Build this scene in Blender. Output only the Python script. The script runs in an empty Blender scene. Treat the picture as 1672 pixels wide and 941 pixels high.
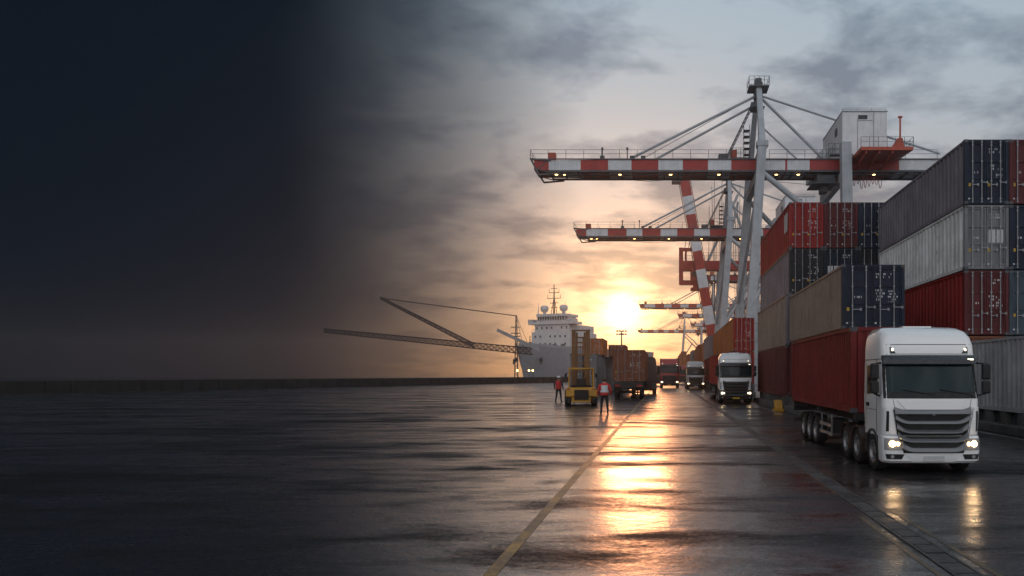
import bpy, bmesh, math, random
from mathutils import Vector, Matrix
R = math.radians
rnd = random.Random(7)
sc = bpy.context.scene
COL = sc.collection
CAM_H = 2.05

# ------------------------------------------------------------------ materials
def new_mat(name):
    m = bpy.data.materials.new(name); m.use_nodes = True
    nt = m.node_tree
    b = nt.nodes['Principled BSDF']
    return m, nt, b
def N(nt, t, **kw):
    n = nt.nodes.new(t)
    for k, v in kw.items():
        setattr(n, k, v)
    return n
def ramp(nt, stops, fac=None):
    r = nt.nodes.new('ShaderNodeValToRGB')
    e = r.color_ramp.elements
    while len(e) < len(stops): e.new(0.5)
    for i, (p, c) in enumerate(stops):
        e[i].position = p
        e[i].color = (c, c, c, 1) if isinstance(c, (int, float)) else (*c, 1)
    if fac is not None: nt.links.new(fac, r.inputs[0])
    return r
def noise(nt, vec, scale, detail=4, rough=0.55, dist=0.0):
    n = nt.nodes.new('ShaderNodeTexNoise')
    n.inputs['Scale'].default_value = scale
    n.inputs['Detail'].default_value = detail
    n.inputs['Roughness'].default_value = rough
    n.inputs['Distortion'].default_value = dist
    if vec is not None: nt.links.new(vec, n.inputs['Vector'])
    return n
def mapping(nt, vec, scale, loc=(0, 0, 0)):
    m = nt.nodes.new('ShaderNodeMapping')
    m.inputs['Scale'].default_value = scale
    m.inputs['Location'].default_value = loc
    nt.links.new(vec, m.inputs['Vector'])
    return m.outputs[0]
def mixc(nt, blend, fac, a, b):
    m = nt.nodes.new('ShaderNodeMix'); m.data_type = 'RGBA'; m.blend_type = blend
    for s, v in ((0, fac), (6, a), (7, b)):
        if isinstance(v, (int, float)): m.inputs[s].default_value = v
        elif isinstance(v, tuple): m.inputs[s].default_value = (*v, 1)
        else: nt.links.new(v, m.inputs[s])
    return m.outputs[2]
def mth(nt, op, a, b=None, c=None, clamp=False):
    m = nt.nodes.new('ShaderNodeMath'); m.operation = op; m.use_clamp = clamp
    for i, v in enumerate((a, b, c)):
        if v is None: continue
        if isinstance(v, (int, float)): m.inputs[i].default_value = v
        else: nt.links.new(v, m.inputs[i])
    return m.outputs[0]

MATS = {}
def paint(name, col, rough=0.42, wear=0.35, metallic=0.0, coat=0.0, streak=True, rust=0.0, rvar=1.0):
    """painted steel: faded patches, vertical run marks and a little rust"""
    if name in MATS: return MATS[name]
    m, nt, b = new_mat(name)
    tc = N(nt, 'ShaderNodeTexCoord').outputs['Object']
    oi = N(nt, 'ShaderNodeObjectInfo').outputs['Random']
    add = N(nt, 'ShaderNodeVectorMath', operation='ADD')
    nt.links.new(tc, add.inputs[0])
    cmb = N(nt, 'ShaderNodeCombineXYZ')
    nt.links.new(mth(nt, 'MULTIPLY', oi, 37.0), cmb.inputs[0]); nt.links.new(mth(nt, 'MULTIPLY', oi, 61.0), cmb.inputs[1])
    nt.links.new(cmb.outputs[0], add.inputs[1])
    v = add.outputs[0]
    n1 = noise(nt, v, 0.9, 5, 0.6)
    r1 = ramp(nt, [(0.25, 1 - wear), (0.72, 1 + 0.25 * wear)], n1.outputs['Fac'])
    c = mixc(nt, 'MULTIPLY', 1.0, col, r1.outputs[0])
    if streak:
        n2 = noise(nt, mapping(nt, v, (5, 5, 0.35)), 1.0, 4, 0.65)
        r2 = ramp(nt, [(0.35, 1 - 0.6 * wear), (0.6, 1.0)], n2.outputs['Fac'])
        c = mixc(nt, 'MULTIPLY', 1.0, c, r2.outputs[0])
    if rust > 0:
        n3 = noise(nt, mapping(nt, v, (3, 3, 1.1)), 1.3, 6, 0.7)
        r3 = ramp(nt, [(0.66 - 0.12 * rust, 0.0), (0.72, 0.85)], n3.outputs['Fac'])
        c = mixc(nt, 'MIX', r3.outputs[0], c, (0.10, 0.045, 0.02))
    nt.links.new(c, b.inputs['Base Color'])
    n4 = noise(nt, v, 7.0, 3)
    r4 = ramp(nt, [(0.3, max(0.05, rough - 0.1 * rvar)), (0.7, min(1, rough + 0.14 * rvar))], n4.outputs['Fac'])
    nt.links.new(r4.outputs[0], b.inputs['Roughness'])
    b.inputs['Metallic'].default_value = metallic
    b.inputs['Coat Weight'].default_value = coat
    b.inputs['Coat Roughness'].default_value = 0.08
    MATS[name] = m
    return m
def emit(name, col, strength):
    if name in MATS: return MATS[name]
    m, nt, b = new_mat(name)
    b.inputs['Base Color'].default_value = (*col, 1)
    b.inputs['Emission Color'].default_value = (*col, 1)
    b.inputs['Emission Strength'].default_value = strength
    MATS[name] = m
    return m

WHITE = paint('white_cab_paint', (0.80, 0.80, 0.80), 0.22, 0.03, rvar=.2, coat=1.0, streak=False)
SILVER = paint('silver_trim', (0.15, 0.155, 0.165), 0.30, 0.0, rvar=.2, metallic=0.3, streak=False)
BLACK = paint('black_plastic', (0.007, 0.007, 0.008), 0.6, 0.3, streak=False)
RUBBER = paint('tyre_rubber', (0.014, 0.014, 0.015), 0.75, 0.3, streak=False)
RIM = paint('wheel_rim_steel', (0.28, 0.28, 0.29), 0.35, 0.4, metallic=0.6, streak=False)
CHASSIS = paint('chassis_steel', (0.022, 0.02, 0.02), 0.55, 0.4)
STEEL = paint('grey_crane_steel', (0.38, 0.41, 0.44), 0.5, 0.25, rust=0.1)
DSTEEL = paint('dark_steel', (0.07, 0.075, 0.085), 0.55, 0.3, rust=0.2)
CRED = paint('red_crane_paint', (0.36, 0.022, 0.018), 0.5, 0.3, rust=0.15)
CWHITE = paint('white_crane_paint', (0.62, 0.64, 0.67), 0.5, 0.22, rust=0.1)
ORANGE = paint('orange_red_steel', (0.48, 0.07, 0.025), 0.5, 0.3)
YELLOW = paint('yellow_machine_paint', (0.50, 0.24, 0.015), 0.42, 0.3, rust=0.1)
HOUSEP = paint('machinery_house_cladding', (0.68, 0.70, 0.73), 0.5, 0.2)
BAR = paint('galvanised_bar', (0.26, 0.27, 0.285), 0.4, 0.3, metallic=0.3, streak=False)
MARK = paint('white_stencil', (0.55, 0.56, 0.57), 0.6, 0.3, streak=False)
YMARK = paint('yellow_label', (0.55, 0.33, 0.03), 0.6, 0.3, streak=False)
SHIPW = paint('ship_white', (0.62, 0.60, 0.60), 0.5, 0.15)
HULL = paint('ship_hull_grey', (0.32, 0.335, 0.37), 0.5, 0.2, rust=0.1)
DGLASS, _nt, _b = new_mat('dark_glass')
_b.inputs['Base Color'].default_value = (0.006, 0.020, 0.024, 1)
_b.inputs['Roughness'].default_value = 0.06
_b.inputs['Specular IOR Level'].default_value = 0.30
LAMP = emit('headlight_glow', (1.0, 0.62, 0.29), 28.0)
LAMPFAR = emit('far_headlight_glow', (1.0, 0.72, 0.38), 7.0)
LAMPDIM = emit('marker_glow', (1.0, 0.85, 0.65), 3.0)
FLOOD = emit('boom_lamp_glow', (1.0, 0.52, 0.16), 14.0)
CLEAR = paint('lamp_housing', (0.25, 0.25, 0.26), 0.15, 0.2, streak=False)
CONC = paint('kerb_concrete', (0.10, 0.10, 0.10), 0.8, 0.5, rust=0.1)
CC = {
    'red': (0.29, 0.02, 0.018), 'deep_red': (0.20, 0.019, 0.018), 'maroon': (0.105, 0.018, 0.02), 'navy': (0.012, 0.020, 0.040),
    'charcoal': (0.020, 0.022, 0.027), 'grey': (0.20, 0.20, 0.21), 'silver': (0.74, 0.74, 0.73),
    'pale': (0.40, 0.40, 0.41), 'beige': (0.29, 0.225, 0.18), 'orange': (0.40, 0.125, 0.035), 'rust': (0.26, 0.08, 0.04),
    'slate': (0.22, 0.20, 0.225), 'blue': (0.06, 0.085, 0.11), 'brown': (0.21, 0.075, 0.04),
}
def cpaint(k):
    m = paint('container_' + k, CC[k], 0.62, 0.35, rust=0.25)
    m.node_tree.nodes['Principled BSDF'].inputs['Specular IOR Level'].default_value = 0.3
    return m

# ------------------------------------------------------------------ mesh helpers
class MB:
    def __init__(s): s.v = []; s.f = []; s.m = []
    def add(s, vs, fs, mat=0):
        o = len(s.v); s.v += [tuple(p) for p in vs]
        for f in fs: s.f.append([i + o for i in f]); s.m.append(mat)
    def box(s, c, size, mat=0, rot=None):
        x, y, z = (k / 2 for k in size)
        vs = [Vector((a * x, b * y, d * z)) for a in (-1, 1) for b in (-1, 1) for d in (-1, 1)]
        if rot is not None: vs = [rot @ p for p in vs]
        vs = [p + Vector(c) for p in vs]
        s.add(vs, [(0, 1, 3, 2), (4, 6, 7, 5), (0, 4, 5, 1), (2, 3, 7, 6), (0, 2, 6, 4), (1, 5, 7, 3)], mat)
    def bb(s, x0, x1, y0, y1, z0, z1, mat=0):
        s.box(((x0 + x1) / 2, (y0 + y1) / 2, (z0 + z1) / 2), (abs(x1 - x0), abs(y1 - y0), abs(z1 - z0)), mat)
    def beam(s, p0, p1, w, h=None, mat=0, up=(0, 0, 1), w1=None, h1=None):
        h = w if h is None else h
        p0, p1 = Vector(p0), Vector(p1); d = (p1 - p0).normalized()
        u = Vector(up)
        if abs(d.dot(u)) > 0.98: u = Vector((0, 1, 0))
        a = d.cross(u).normalized(); b = a.cross(d).normalized()
        vs = []
        for p, ww, hh in ((p0, w, h), (p1, w1 or w, h1 or h)):
            for i, j in ((-1, -1), (1, -1), (1, 1), (-1, 1)):
                vs.append(p + a * i * ww / 2 + b * j * hh / 2)
        s.add(vs, [(3, 2, 1, 0), (4, 5, 6, 7), (0, 1, 5, 4), (1, 2, 6, 5), (2, 3, 7, 6), (3, 0, 4, 7)], mat)
    def cyl(s, p0, p1, r0, r1=None, n=12, mat=0, caps=True):
        r1 = r0 if r1 is None else r1
        p0, p1 = Vector(p0), Vector(p1); d = (p1 - p0).normalized()
        u = Vector((0, 0, 1)) if abs(d.z) < 0.95 else Vector((0, 1, 0))
        a = d.cross(u).normalized(); b = d.cross(a).normalized()
        vs = []
        for p, r in ((p0, r0), (p1, r1)):
            for i in range(n):
                t = 2 * math.pi * i / n
                vs.append(p + a * math.cos(t) * r + b * math.sin(t) * r)
        fs = [(i, (i + 1) % n, n + (i + 1) % n, n + i) for i in range(n)]
        if caps: fs += [tuple(range(n - 1, -1, -1)), tuple(range(n, 2 * n))]
        s.add(vs, fs, mat)
    def tube(s, pts, r, n=6, mat=0):
        for a, b in zip(pts[:-1], pts[1:]): s.cyl(a, b, r, r, n, mat)
    def loft(s, rings, mat=0, cap0=True, cap1=True, closed=True):
        n = len(rings[0]); vs = [p for r in rings for p in r]; fs = []
        for k in range(len(rings) - 1):
            for i in range(n if closed else n - 1):
                j = (i + 1) % n
                fs.append((k * n + i, k * n + j, (k + 1) * n + j, (k + 1) * n + i))
        if cap0: fs.append(tuple(range(n - 1, -1, -1)))
        if cap1: fs.append(tuple((len(rings) - 1) * n + i for i in range(n)))
        s.add(vs, fs, mat)
    def prism(s, poly, x0, x1, mat=0):
        """polygon in the y-z plane swept along x"""
        s.loft([[(x0, y, z) for y, z in poly], [(x1, y, z) for y, z in poly]], mat)
    def build(s, name, mats, parent=None, smooth=None, bevel=0, loc=None):
        me = bpy.data.meshes.new(name)
        me.from_pydata(s.v, [], s.f); me.update()
        if not isinstance(mats, (list, tuple)): mats = [mats]
        for m in mats: me.materials.append(m)
        me.polygons.foreach_set('material_index', s.m)
        bm = bmesh.new(); bm.from_mesh(me)
        bmesh.ops.recalc_face_normals(bm, faces=bm.faces); bm.to_mesh(me); bm.free()
        if smooth is not None:
            me.polygons.foreach_set('use_smooth', [True] * len(me.polygons))
            me.set_sharp_from_angle(angle=R(smooth))
        o = bpy.data.objects.new(name, me); COL.objects.link(o)
        if parent is not None: o.parent = parent
        if loc is not None: o.location = loc
        if bevel:
            b = o.modifiers.new('edge', 'BEVEL'); b.width = bevel; b.segments = 2; b.limit_method = 'ANGLE'; b.angle_limit = R(40)
        return o
def tag(o, label=None, cat=None, group=None, kind=None):
    if label: o['label'] = label
    if cat: o['category'] = cat
    if group: o['group'] = group
    if kind: o['kind'] = kind
    return o
def thing(name, label, cat, loc=(0, 0, 0), rz=0, group=None, scale=1.0):
    o = bpy.data.objects.new(name, None); COL.objects.link(o)
    o.location = loc; o.rotation_euler.z = rz; o.scale = (scale,) * 3
    o.empty_display_size = 0.2
    return tag(o, label, cat, group)
def kids(o): return [c for c in list(bpy.data.objects) if c.parent == o]
def copy_tree(o, parent=None):
    c = o.copy(); COL.objects.link(c)
    if parent is not None: c.parent = parent
    for ch in kids(o): copy_tree(ch, c)
    return c

F = 1187.0
def P(u, v, Y): return Vector(((u - 1086) * Y / F, Y, CAM_H + (611 - v) * Y / F))

# ------------------------------------------------------------------ shipping container
def glyphs(mb, x0, z0, w, h, rows, y, mat, seed, cols=None):
    """rows of small stencilled characters, too small to read"""
    r = random.Random(seed)
    rh = h / rows; cw = rh * 0.62
    for k in range(rows):
        x = x0; z = z0 + (rows - 1 - k) * rh
        end = x0 + w * r.uniform(0.6, 1.0)
        while x + cw * 0.8 < end:
            if r.random() < 0.82:
                t = rh * 0.20
                kind = r.randrange(4)
                hh = rh * 0.62; ww = cw * 0.66
                if kind in (0, 1): mb.bb(x, x + t, y - 0.004, y, z, z + hh, mat)
                if kind in (0, 2): mb.bb(x + ww - t, x + ww, y - 0.004, y, z, z + hh, mat)
                if kind != 2: mb.bb(x + t, x + ww - t, y - 0.004, y, z + hh - t, z + hh, mat)
                if kind in (1, 3): mb.bb(x + t, x + ww - t, y - 0.004, y, z + hh * 0.45, z + hh * 0.45 + t, mat)
                if kind in (0, 3): mb.bb(x + t, x + ww - t, y - 0.004, y, z, z + t, mat)
            x += cw
def corr_side(mb, x, sgn, y0, y1, z0, z1, pitch, depth, mat=0):
    """trapezoid corrugated wall facing sgn*x"""
    n = max(2, int(round((y1 - y0) / pitch))); p = (y1 - y0) / n
    prof = []
    for i in range(n):
        a = y0 + i * p
        prof += [(a, 0), (a + p * .36, 0), (a + p * .46, 1), (a + p * .90, 1)]
    prof.append((y1, 0))
    vs = []
    for (yy, d) in prof:
        xx = x - sgn * depth * d
        vs += [(xx, yy, z0), (xx, yy, z1)]
    fs = [(2 * i, 2 * i + 2, 2 * i + 3, 2 * i + 1) for i in range(len(prof) - 1)]
    mb.add(vs, fs, mat)
def container_body(W, L, H, pitch=0.40, depth=0.12, near_wall=False):
    """local: x 0..W, y 0..L (doors at y=0), z 0..H"""
    mb = MB()
    pw, tr, br = 0.12, 0.09, 0.15
    for sx in (0, 1):
        for sy in (0, 1):
            x0 = 0 if sx == 0 else W - pw; y0 = 0 if sy == 0 else L - pw
            mb.bb(x0, x0 + pw, y0, y0 + pw, 0.11, H - 0.11, 3 if sy == 0 and not near_wall else 0)
            for z0 in (0, H - 0.11):
                mb.bb(x0 - 0.006 if sx == 0 else x0 - .03, x0 + pw + .03 if sx == 0 else x0 + pw + 0.006,
                      y0 - 0.006 if sy == 0 else y0 - .05, y0 + pw + .05 if sy == 0 else y0 + pw + 0.006, z0, z0 + 0.11, 1)
        xr = 0.01 if sx == 0 else W - 0.08
        mb.bb(xr, xr + 0.07, pw, L - pw, H - tr, H - 0.005)
        mb.bb(xr, xr + 0.07, pw, L - pw, 0.012, br)
        corr_side(mb, 0.028 if sx == 0 else W - 0.028, -1 if sx == 0 else 1, pw, L - pw, br, H - tr, pitch, depth)
    for sy in (0, 1):
        yr = 0.01 if sy == 0 else L - 0.08
        mb.bb(pw, W - pw, yr, yr + .07, H - tr, H - 0.005, 3 if sy == 0 and not near_wall else 0)
        mb.bb(pw, W - pw, yr, yr + .07, 0.012, br, 3 if sy == 0 and not near_wall else 0)
    # far end wall and roof, floor
    if near_wall:
        mb.bb(pw, W - pw, 0.05, 0.07, br, H - tr)
        for i in range(9):
            xx = pw + (W - 2 * pw) * (i + .5) / 9; mb.bb(xx - .05, xx + .05, 0.025, 0.05, br + .01, H - tr - .01)
    n = 8; p = (W - 2 * pw) / n; vs = []
    prof = []
    for i in range(n):
        a = pw + i * p; prof += [(a, 0), (a + p * .3, 0), (a + p * .5, 1), (a + p * .8, 1)]
    prof.append((W - pw, 0))
    for xx, d in prof:
        vs += [(xx, L - 0.03 - 0.05 * d, br), (xx, L - 0.03 - 0.05 * d, H - tr)]
    mb.add(vs, [(2 * i, 2 * i + 2, 2 * i + 3, 2 * i + 1) for i in range(len(prof) - 1)])
    mb.bb(0.05, W - 0.05, 0.05, L - 0.05, H - 0.05, H - 0.03)
    mb.bb(0.05, W - 0.05, 0.05, L - 0.05, 0.05, 0.08)
    return mb
CNT = [0]
def container(label, color, loc, W, L, H, doors=True, body_mesh=None, side_mark=None, group='shipping containers', door_color=None, rz=0, cat='container', panel=None, marks=True, pitch=0.42, flip=False):
    CNT[0] += 1; seed = CNT[0]
    mat = cpaint(color); dm = cpaint(door_color or color)
    t = thing('shipping_container', label, cat, loc, rz, group)
    mb = container_body(W, L, H, pitch, near_wall=not doors)
    if side_mark:      # white stencilled panel on the left side
        y0, y1, z0, z1 = side_mark
        mb.bb(-0.004, 0.02, y0, y1, z0, z1, 2)
    mb.build('body', [mat, DSTEEL, MARK, dm], t)
    if not doors: return t
    s = H / 2.59
    xm = W / 2
    for side in (0, 1):
        x0, x1 = (0.125, xm - 0.012) if side == 0 else (xm + 0.012, W - 0.125)
        d = MB(); z0, z1 = 0.16, H - 0.10; yb = 0.035
        d.bb(x0, x1, yb + .035, yb + 0.065, z0, z1)
        # raised frame and horizontal ribs leave three sunk panels
        e = 0.055
        d.bb(x0, x0 + e, yb, yb + .045, z0, z1); d.bb(x1 - e, x1, yb, yb + .045, z0, z1)
        for zz in (z0, z0 + (z1 - z0) * .36, z0 + (z1 - z0) * .66, z1 - 0.07):
            d.bb(x0 + e, x1 - e, yb, yb + .045, zz, zz + 0.075)
        do = d.build('door', [dm], t)
        wd = x1 - x0
        for q in (0.27, 0.76) if side == 0 else (0.24, 0.73):
            xb = x0 + wd * q
            b = MB()
            b.cyl((xb, yb - 0.03, 0.05), (xb, yb - 0.03, H - 0.04), 0.02, n=8)
            for zz in (0.09, 0.22, H * .36, H * .66, H - .22, H - 0.09):
                b.bb(xb - .035, xb + .035, yb - .045, yb - .002, zz - .025, zz + .025)
            b.build('locking_bar', [BAR], do)
            h = MB(); zz = H * (0.30 if q < .5 else 0.335)
            h.bb(xb - .03, xb + wd * .30, yb - .052, yb - .03, zz - .014, zz + .014)
            h.bb(xb + wd * .26, xb + wd * .33, yb - .05, yb - .003, zz - .05, zz + .05)
            h.build('door_handle', [BAR], do)
        if marks:
            k = MB(); r = random.Random(seed * 5 + side)
            if side == 1:
                glyphs(k, x0 + .10, H * .79, wd * .78, .24 * s, 2, yb - .004, 0, seed)
                glyphs(k, x0 + .10, H * .44, wd * .36, .50 * s, 4, yb - .001 + .036, 0, seed + 11)
                glyphs(k, x0 + .53 * wd, H * .40, wd * .40, .56 * s, 5, yb - .001 + .036, 0, seed + 23)
            elif r.random() < .7:
                glyphs(k, x0 + .35 * wd, H * .48, wd * .5, .13 * s, 1, yb - .001 + .036, 0, seed + 5)
            k.bb(x0 + .05 * wd, x0 + .05 * wd + .07, yb - .006, yb - .001, .19, .25)
            if k.v: k.build('lettering', [MARK], do)
            if r.random() < .75:
                k = MB(); k.bb(x0 + .08 * wd, x0 + .08 * wd + .10, yb + .03, yb + .0345, H * .28, H * .28 + .13)
                k.build('warning_label', [YMARK], do)
            if panel == side:
                k = MB()
                for q in (.12, .56):
                    k.bb(x0 + wd * q, x0 + wd * (q + .36), yb + .027, yb + .0342, H * .42, H * .62)
                k.build('placard', [MARK], do)
    return t

# ------------------------------------------------------------------ wheels
def wheel(parent, x, y, r, w, out, name='wheel', steer=0.0, hub=0.1):
    """axle along x; 'out' = -1/+1 side the rim faces; the empty is a part, tyre and rim are sub-parts"""
    e = bpy.data.objects.new(name, None); COL.objects.link(e); e.parent = parent
    e.location = (x, y, r); e.rotation_euler.z = steer; e.empty_display_size = 0.1
    n = 28
    prof = [(-w / 2, r * .62), (-w / 2, r * .90), (-w * .40, r * .98), (-w * .2, r), (w * .2, r), (w * .40, r * .98), (w / 2, r * .90), (w / 2, r * .62)]
    t = MB(); rings = []
    for i in range(n):
        a = 2 * math.pi * i / n
        rings.append([(xx, rr * math.cos(a), rr * math.sin(a)) for xx, rr in prof])
    t.loft(rings + [rings[0]], 0, False, False, closed=True)
    t.build('tyre', RUBBER, e, smooth=40)
    m = MB(); o = out * w / 2
    prof = [(o * .98, r * .63), (o * .98, r * .56), (o * .45, r * .50), (o * .35, r * .34), (o * .62, r * .30), (o * .9, r * .20), (o * .95, r * .08), (o * .95, 0.001)]
    rings = []
    for i in range(n):
        a = 2 * math.pi * i / n
        rings.append([(xx, rr * math.cos(a), rr * math.sin(a)) for xx, rr in prof])
    m.loft(rings + [rings[0]], 0, False, False, closed=False)
    for i in range(10):
        a = 2 * math.pi * i / 10
        m.cyl((o * .55, r * .40 * math.cos(a), r * .40 * math.sin(a)), (o * .72, r * .40 * math.cos(a), r * .40 * math.sin(a)), .02, n=6)
    m.build('rim', RIM, e, smooth=40)
    return e
def arch(mb, x0, x1, y, z, r, a0=5, a1=175, th=.03, n=14, mat=0):
    rings = []
    for i in range(n + 1):
        a = R(a0 + (a1 - a0) * i / n); c, s_ = math.cos(a), math.sin(a)
        rings.append([(x0, y + c * r, z + s_ * r), (x1, y + c * r, z + s_ * r), (x1, y + c * (r + th), z + s_ * (r + th)), (x0, y + c * (r + th), z + s_ * (r + th))])
    mb.loft(rings, mat)

# ------------------------------------------------------------------ lorry cab
PROF = [(.95, .10, 1.215), (1.5, .07, 1.24), (1.93, .08, 1.245), (2.10, .12, 1.24), (2.85, .30, 1.225), (3.05, .30, 1.222),
        (3.32, .36, 1.21), (3.52, .47, 1.18), (3.68, .66, 1.12), (3.78, .92, 1.02), (3.82, 1.2, .9)]
BPROF = [(.30, .10, 1.20), (.36, .03, 1.235), (.62, .0, 1.25), (.90, .015, 1.25), (.985, .05, 1.245), (1.0, .09, 1.23)]
def interp(prof, z):
    if z <= prof[0][0]: return prof[0][1:]
    for a, b in zip(prof[:-1], prof[1:]):
        if z <= b[0]:
            t = (z - a[0]) / (b[0] - a[0]); return (a[1] + (b[1] - a[1]) * t, a[2] + (b[2] - a[2]) * t)
    return prof[-1][1:]
RC, BOW = .22, .09
def front_y(x, z, prof):
    yf, w = interp(prof, z)
    ax = abs(x); k = w - RC
    y = yf + BOW * (min(ax, k) / w) ** 2
    if ax > k:
        q = min((ax - k) / RC, .999); y += RC * (1 - math.sqrt(1 - q * q))
    return y
def ring(z, prof, rear):
    yf, w = interp(prof, z)
    xs = [-w + RC * (1 - math.cos(t)) for t in [R(q) for q in (0, 12, 25, 40, 58, 75, 90)]]
    xs += [-w + RC + (2 * (w - RC)) * i / 8 for i in range(1, 8)]
    xs += [-x for x in xs[:7][::-1]]
    pts = [(-w + .05, rear, z), (-w, rear - .06, z)]
    pts += [(x, front_y(x, z, prof), z) for x in xs]
    pts += [(w, rear - .06, z), (w - .05, rear, z)]
    return pts
def patch(mb, prof, z0, z1, xl, xr, off, th=.02, nx=12, nz=4, mat=0):
    """panel that follows the cab front, standing 'off' proud; xl/xr are functions of t in 0..1 (bottom to top) or numbers"""
    fl = xl if callable(xl) else (lambda t: xl); fr = xr if callable(xr) else (lambda t: xr)
    A, B = [], []
    for j in range(nz + 1):
        t = j / nz; z = z0 + (z1 - z0) * t
        for i in range(nx + 1):
            x = fl(t) + (fr(t) - fl(t)) * i / nx
            y = front_y(x, z, prof)
            A.append((x, y - off, z)); B.append((x, y - off + th, z))
    n = nx + 1; na = len(A); fs = []
    for j in range(nz):
        for i in range(nx):
            q = (j * n + i, j * n + i + 1, (j + 1) * n + i + 1, (j + 1) * n + i)
            fs.append(q); fs.append(tuple(k + na for k in q[::-1]))
    rim = [i for i in range(n)] + [j * n + nx for j in range(1, nz + 1)] + [nz * n + i for i in range(nx - 1, -1, -1)] + [j * n for j in range(nz - 1, 0, -1)]
    for a, b in zip(rim, rim[1:] + rim[:1]): fs.append((a, a + na, b + na, b))
    mb.add(A + B, fs, mat)
def lin(a, b): return lambda t: a + (b - a) * t

def build_lorry(label, loc, scale, cabm=WHITE, bump=None, rows=3, group=None, grille_dark=False, detail=True, lamp=LAMP, lower=None, visor=True, axles=(1.15, 2.75, 4.05), plate=MARK):
    bump = bump or cabm
    t = thing('lorry', label, 'lorry', loc, 0, group, scale)
    REAR = 1.95
    c = MB(); zs = [.95, 1.15, 1.5, 1.75, 1.93, 2.1, 2.35, 2.6, 2.85, 3.05, 3.2, 3.32, 3.42, 3.52, 3.6, 3.68, 3.73, 3.78, 3.82]
    c.loft([ring(z, PROF, REAR) for z in zs])
    c.bb(-.38, .38, 1.25, 1.8, 3.80, 3.85)            # roof hatch
    c.build('cab', cabm, t, smooth=35)
    # shut lines across the forehead and down the bonnet
    g = MB()
    patch(g, PROF, 3.315, 3.332, -1.2, 1.2, .002, .012, 20, 1)
    patch(g, PROF, 3.07, 3.085, -1.2, 1.2, .002, .012, 20, 1)
    for s in (-1, 1):
        patch(g, PROF, 1.0, 1.92, lin(s * .80 - .006, s * 1.0 - .006), lin(s * .80 + .006, s * 1.0 + .006), .002, .012, 1, 6)
        g.bb(s * 1.247 - .003, s * 1.247 + .003, .72, .735, 1.05, 2.95); g.bb(s * 1.247 - .003, s * 1.247 + .003, 1.72, 1.735, 1.05, 2.95)
        g.bb(s * 1.235 - .003, s * 1.235 + .003, .3, 1.9, 2.945, 2.96); g.bb(s * 1.247 - .004, s * 1.247 + .004, .74, 1.72, 1.62, 1.632)
    g.build('panel_gap', BLACK, t)
    w = MB(); patch(w, PROF, 1.94, 2.88, lin(-1.21, -1.185), lin(1.21, 1.185), .010, .03, 24, 6)
    w.build('windscreen_surround', BLACK, t, smooth=40)
    w = MB(); patch(w, PROF, 2.10, 2.80, lin(-1.13, -1.09), lin(1.13, 1.09), .016, .01, 24, 6)
    ws = w.build('windscreen', DGLASS, t, smooth=40)
    for x0, x1 in ((-.75, -.05), (.2, .95)):
        k = MB()
        pts = [Vector((x0 + (x1 - x0) * i / 6, front_y(x0 + (x1 - x0) * i / 6, 2.14 - .0 * i, PROF) - .035, 2.17 - .02 * i)) for i in range(7)]
        k.tube(pts, .012, 5); k.cyl(pts[-1], (pts[-1].x + .12, pts[-1].y, 1.99), .012, n=5)
        k.build('wiper', BLACK, t)
    if visor:
        v = MB(); rings = []
        for i in range(21):
            x = -1.2 + 2.4 * i / 20; y = front_y(x, 2.95, PROF)
            rings.append([(x, y - .03, 3.05), (x, y - .16, 2.93), (x, y - .17, 2.82), (x, y - .14, 2.82), (x, y + .02, 3.0)])
        v.loft(rings); v.build('sun_visor', paint('smoked_visor', (.03, .035, .042), .25, .2, streak=False), t, smooth=40)
        k = MB(); k.bb(.93, 1.08, .20, .23, 2.92, 2.955); k.build('visor_lamp', LAMPDIM, t)
    for s in (-1, 1):   # marker lamps in the forehead
        k = MB(); patch(k, PROF, 3.10, 3.26, lin(s * 1.0, s * 1.0), lin(s * .86 if s < 0 else .84, s * .96), .008, .02, 4, 3); k.build('marker_housing', DGLASS, t)
        k = MB(); patch(k, PROF, 3.16, 3.23, s * .965, s * .915, .014, .01, 3, 2); k.build('marker_lamp', LAMPDIM, t)
    # grille: black opening behind bowed, tilted silver bars that turn up at their ends
    g = MB(); patch(g, PROF, .96, 1.66, lin(-.88, -1.0), lin(.88, 1.0), .012, .02, 16, 4); patch(g, BPROF, .56, .985, lin(-.76, -.88), lin(.76, .88), .014, .02, 16, 4)
    gm = g.build('grille', BLACK, t)
    bars = SILVER if not grille_dark else paint('grille_charcoal', (.03, .03, .032), .4, .2, streak=False)
    fy = lambda x, z: min(front_y(x, max(z, .95), PROF), front_y(x, min(z, .98), BPROF)) if z < 1.1 else front_y(x, z, PROF)
    for z0, z1, h, curl in ((1.54, 1.65, .97, .0), (1.29, 1.375, .95, .12), (1.055, 1.145, .91, .12), (.83, .92, .88, .11), (.585, .695, .80, .09)):
        k = MB(); rings = []
        for q in range(29):
            x = -h + 2 * h * q / 28; a = max(0, abs(x) - h * .62) / (h * .38)
            up = curl * a * a; th = (z1 - z0) * (1 + .75 * a * a)
            zt, zb = z0 + up + th, z0 + up
            y = fy(x, zb)
            rings.append([(x, fy(x, zt) - .025, zt), (x, y - .085, zb + th * .38), (x, y - .09, zb + .012), (x, y - .075, zb), (x, y + .01, zb), (x, fy(x, zt) + .01, zt)])
        k.loft(rings); k.build('grille_bar', bars, gm, smooth=35)
    k = MB(); k.cyl((0, front_y(0, 1.56, PROF) - .058, 1.56), (0, front_y(0, 1.56, PROF) - .07, 1.56), .05, n=14); k.build('badge', BAR, gm)
    # bonnet panel above the grille and air deflectors at the corners
    k = MB(); patch(k, PROF, 1.66, 1.90, lin(-.68, -.90), lin(.68, .90), .022, .03, 14, 2)
    k.build('bonnet', lower or cabm, t, smooth=30)
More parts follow.
